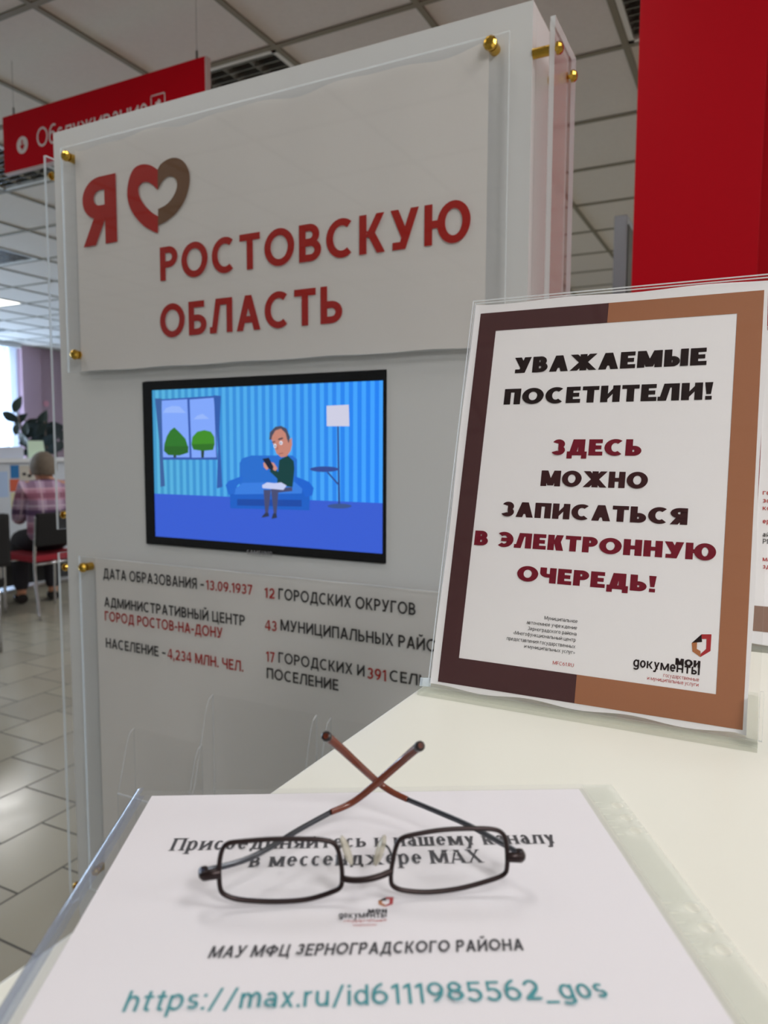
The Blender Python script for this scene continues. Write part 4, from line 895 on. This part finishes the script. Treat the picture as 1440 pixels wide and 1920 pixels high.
# round pink-white emergency button sign on the far wall
wp = Plane((X0, 0, 0), (0, 1, 0), (0, 0, 1)); wa, wb = wp.loc(86, 757)
tag(obj('wall_sign', lathe(bmesh.new(), wp.pt(wa, wb, .001), (1, 0, 0), [(0, .05), (.012, .05), (.016, .045)], 24), mat('pink_plastic', (238, 176, 196), .4)), 'small round pink sign on the mauve wall above the plant', 'sign')

# ------------------------------------------------------------------ seated visitor and the chair
def at(x, y, D):
    d = ray(x, y); d.z = d.z; return CAM+d*(D/d.y)
SX, SYc = -4.95, 3.86                                                  # seat centre
FWD = Vector((-.995, .10, 0)).normalized(); RT = Vector((FWD.y, -FWD.x, 0))  # the way the chair faces
def L(f, r, z): return Vector((SX, SYc, 0))+FWD*f+RT*r+Vector((0, 0, z if z < .475 else .475+(z-.475)*.93))
ch = thing('visitor_chair', 'chrome framed chair with red seat and black back under the visitor in plaid', 'chair', (SX, SYc, 0))
obj('seat', Box((-.22, -.22, .43), (.22, .22, .475), bev=.015), mat('red_fabric', (150, 22, 40), .8), ch); seat = ch.children[-1] if ch.children else None
seat = [o for o in COL.objects if o.name == 'seat' or o.name.startswith('seat.')][-1]
RM = Matrix(((RT.x, FWD.x, 0, 0), (RT.y, FWD.y, 0, 0), (0, 0, 1, 0), (0, 0, 0, 1)))
for v in seat.data.vertices: v.co = Vector((SX, SYc, 0)) + (RM @ v.co)
bm = Box((-.215, -.25, .55), (.215, -.215, .80), bev=.016); 
for v in bm.verts: v.co = Vector((SX, SYc, 0)) + (RM @ (v.co+Vector((0, -.05*(v.co.z-.55)/.35, 0))))
obj('backrest', bm, mat('black_fabric', (16, 15, 18), .8), ch)
for r in (-.21, .21):
    obj('leg', Tube(spline([L(.20, r, .0), L(.19, r, .30), L(.19, r, .415)], 5), .011, n=8), CHROME, ch)
    obj('leg', Tube(spline([L(-.26, r, .0), L(-.22, r, .30), L(-.215, r, .45), L(-.240, r, .68), L(-.25, r, .80)], 5), .011, n=8), CHROME, ch)
bm = Tube([L(.19, -.21, .405), L(.19, .21, .405)], .010); tube(bm, [L(-.215, -.21, .415), L(-.215, .21, .415)], .010); obj('seat_frame', bm, CHROME, ch)

FWD = Vector((-.90, .436, 0)).normalized(); RT = Vector((FWD.y, -FWD.x, 0)); SX += .03; SYc += .02   # the visitor sits turned towards the window
pe = thing('person', 'seated grey haired person in a plaid shirt seen from behind at the left', 'person', (SX, SYc, 0))
SKIN = mat('skin', (196, 140, 112), .55)
def limb(side):
    s_ = side
    return [L(.02, .14*s_, 1.01), L(.10, .17*s_, .80), L(.32, .14*s_, .72), L(.42, .11*s_, .73)]
# body
V = [L(-.02, 0, .575), L(-.03, 0, .72), L(-.02, 0, .88), L(.0, 0, .99), L(.03, 0, 1.055), L(.065, 0, 1.115), L(.075, 0, 1.18), L(.07, 0, 1.245)]
Rr = [(.12, .09), (.13, .10), (.14, .10), (.12, .08), (.058, .058), (.072, .08), (.082, .095), (.055, .065)]
E = [(i, i+1) for i in range(7)]
def add(parent, pts, rads):
    p = parent
    for q, r in zip(pts, rads):
        V.append(q); Rr.append(r); E.append((p, len(V)-1)); p = len(V)-1
    return p
for s_ in (-1, 1):
    e_ = add(3, limb(s_), [.06, .048, .036, .026])
    h_ = add(e_, [L(.47, .10*s_, .73)], [.03])
    add(0, [L(.08, .10*s_, .565), L(.42, .12*s_, .53), L(.44, .12*s_, .28), L(.43, .12*s_, .075), L(.52, .13*s_, .04)], [.07, .062, .052, .036, .034])
body = obj('body', skin(V, E, Rr), SKIN, pe)
for s_ in (-1, 1):                                                       # fingers
    for k in range(4):
        b0 = L(.475, (.08+.013*k)*s_, .73); obj_f = Tube(spline([b0, b0+FWD*.03+Vector((0, 0, .004)), b0+FWD*(.055+.006*(k in (1, 2)))+Vector((0, 0, -.012))], 4), [.008]*8+[.005], n=8); obj('finger', obj_f, SKIN, body)
    b0 = L(.45, .075*s_, .725); obj('thumb', Tube(spline([b0, b0+FWD*.025-RT*s_*.02, b0+FWD*.05-RT*s_*.022], 4), [.0095]*8+[.006], n=8), SKIN, body)
# face features
fc = L(.075, 0, 1.16)
bm = bmesh.new(); t0 = bmesh.new(); bmesh.ops.create_uvsphere(t0, u_segments=10, v_segments=8, radius=1); join(bm, t0, 0, Matrix.Translation(fc+FWD*.10+Vector((0, 0, -.01))) @ Matrix.Diagonal((.016, .016, .024, 1))); obj('nose', bm, SKIN, body, True)
for s_ in (-1, 1):
    bm = bmesh.new(); t0 = bmesh.new(); bmesh.ops.create_uvsphere(t0, u_segments=10, v_segments=8, radius=1); join(bm, t0, 0, Matrix.Translation(fc+RT*s_*.083+Vector((0, 0, -.01))) @ Matrix.Diagonal((.018, .018, .032, 1))); obj('ear', bm, SKIN, body, True)
    bm = bmesh.new(); t0 = bmesh.new(); bmesh.ops.create_uvsphere(t0, u_segments=10, v_segments=8, radius=.011); join(bm, t0, 0, Matrix.Translation(fc+FWD*.086+RT*s_*.032+Vector((0, 0, .02)))); obj('eye', bm, mat('eye_white', (220, 220, 220), .3), body, True)
obj('mouth', Tube(spline([fc+FWD*.083-RT*.022+Vector((0, 0, -.052)), fc+FWD*.092+Vector((0, 0, -.054)), fc+FWD*.083+RT*.022+Vector((0, 0, -.052))], 4), .005, n=6), mat('lip', (166, 96, 88), .5), body)
# hair cap
bm = bmesh.new(); t0 = bmesh.new(); bmesh.ops.create_uvsphere(t0, u_segments=28, v_segments=18, radius=1)
M = Matrix.Translation(L(.06, 0, 1.180)) @ Matrix(((RT.x, FWD.x, 0, 0), (RT.y, FWD.y, 0, 0), (0, 0, 1, 0), (0, 0, 0, 1))) @ Matrix.Diagonal((.098, .112, .122, 1))
bmesh.ops.delete(t0, geom=[v for v in t0.verts if v.co.y > .62 - .2*v.co.z or v.co.z < -.62], context='VERTS'); join(bm, t0, 0, M)
obj('hair', bm, mat('grey_brown_hair', (112, 100, 88), .85, var=(30, .3), bump=(60, .6, .01)), pe, True)
# shirt
V = [L(-.02, 0, .535), L(-.03, 0, .70), L(-.02, 0, .88), L(.0, 0, .995), L(.02, 0, 1.06)]; Rr = [(.17, .145), (.165, .13), (.17, .13), (.145, .10), (.075, .075)]; E = [(i, i+1) for i in range(4)]
for s_ in (-1, 1): add(3, limb(s_)[:3], [.085, .068, .055])
def plaid():
    m = bpy.data.materials.new('plaid_cotton'); m.use_nodes = True; nt = m.node_tree; b = nt.nodes['Principled BSDF']; b.inputs['Roughness'].default_value = .85
    tc = nt.nodes.new('ShaderNodeTexCoord'); mp_ = nt.nodes.new('ShaderNodeMapping'); mp_.inputs['Rotation'].default_value = (0, 0, -math.atan2(RT.y, RT.x)); nt.links.new(tc.outputs['Object'], mp_.inputs[0])
    sp = nt.nodes.new('ShaderNodeSeparateXYZ'); nt.links.new(mp_.outputs[0], sp.inputs[0])
    col = None
    def band(sock, per, width, ph=0):
        a = nt.nodes.new('ShaderNodeMath'); a.operation = 'MULTIPLY_ADD'; a.inputs[1].default_value = 1/per; a.inputs[2].default_value = ph; nt.links.new(sp.outputs[sock], a.inputs[0])
        f = nt.nodes.new('ShaderNodeMath'); f.operation = 'FRACT'; nt.links.new(a.outputs[0], f.inputs[0])
        l = nt.nodes.new('ShaderNodeMath'); l.operation = 'LESS_THAN'; l.inputs[1].default_value = width; nt.links.new(f.outputs[0], l.inputs[0]); return l.outputs[0]
    prev = (*lin((186, 158, 186)), 1)
    cur = None
    for sock, per, wd, ph, c, k in (('X', .12, .5, 0, (120, 82, 110), .6), ('Z', .13, .32, .1, (70, 44, 84), .85), ('Z', .13, .1, .6, (222, 204, 222), .6), ('X', .12, .12, .3, (226, 206, 220), .55), ('Z', .26, .35, .6, (206, 120, 132), .35)):
        mx = nt.nodes.new('ShaderNodeMix'); mx.data_type = 'RGBA'; mu = nt.nodes.new('ShaderNodeMath'); mu.operation = 'MULTIPLY'; mu.inputs[1].default_value = k
        nt.links.new(band(sock, per, wd, ph), mu.inputs[0]); nt.links.new(mu.outputs[0], mx.inputs[0])
        if cur is None: mx.inputs[6].default_value = prev
        else: nt.links.new(cur, mx.inputs[6])
        mx.inputs[7].default_value = (*lin(c), 1); cur = mx.outputs[2]
    nt.links.new(cur, b.inputs['Base Color']); return m
obj('shirt', skin(V, E, Rr), plaid(), pe)['label'] = 'purple and pink plaid shirt'
V = [L(-.03, 0, .56), L(-.03, 0, .66)]; Rr = [(.175, .14), (.155, .115)]; E = [(0, 1)]
for s_ in (-1, 1): add(0, [L(.08, .10*s_, .57), L(.42, .12*s_, .545), L(.445, .12*s_, .28), L(.435, .12*s_, .10)], [.105, .085, .07, .058])
obj('trousers', skin(V, E, Rr), mat('dark_trousers', (38, 36, 44), .85), pe)
for s_ in (-1, 1):
    bm = tube(bmesh.new(), [L(.40, .12*s_, .045), L(.46, .12*s_, .045), L(.54, .13*s_, .034), L(.585, .13*s_, .028)], [.043, .045, .038, .02], n=12, flat=(1.0, .9)); obj('shoe', bm, BLACK, pe)
# black chair cut by the left edge
bc = thing('office_chair', 'black upholstered chair cut off by the left edge near the desk', 'chair', (-4.75, 3.05, 0))
c_ = at(-50, 985, 2.75); c_.z = 0; bc.location = c_
BF = mat('black_fabric', (16, 15, 18), .8)
obj('backrest', Box(c_+Vector((-.03, -.22, .55)), c_+Vector((.03, .22, .88)), bev=.025), BF, bc); obj('seat', Box(c_+Vector((-.46, -.22, .42)), c_+Vector((-.04, .22, .48)), bev=.02), BF, bc)
for b in (-.19, .19):
    for a in (-.43, -.07): obj('leg', Tube([c_+Vector((a, b, 0)), c_+Vector((a, b, .419))], .011), CHROME, bc)
    obj('back_post', Tube([c_+Vector((-.045, b, .47)), c_+Vector((-.04, b, .60))], .01), CHROME, bc)
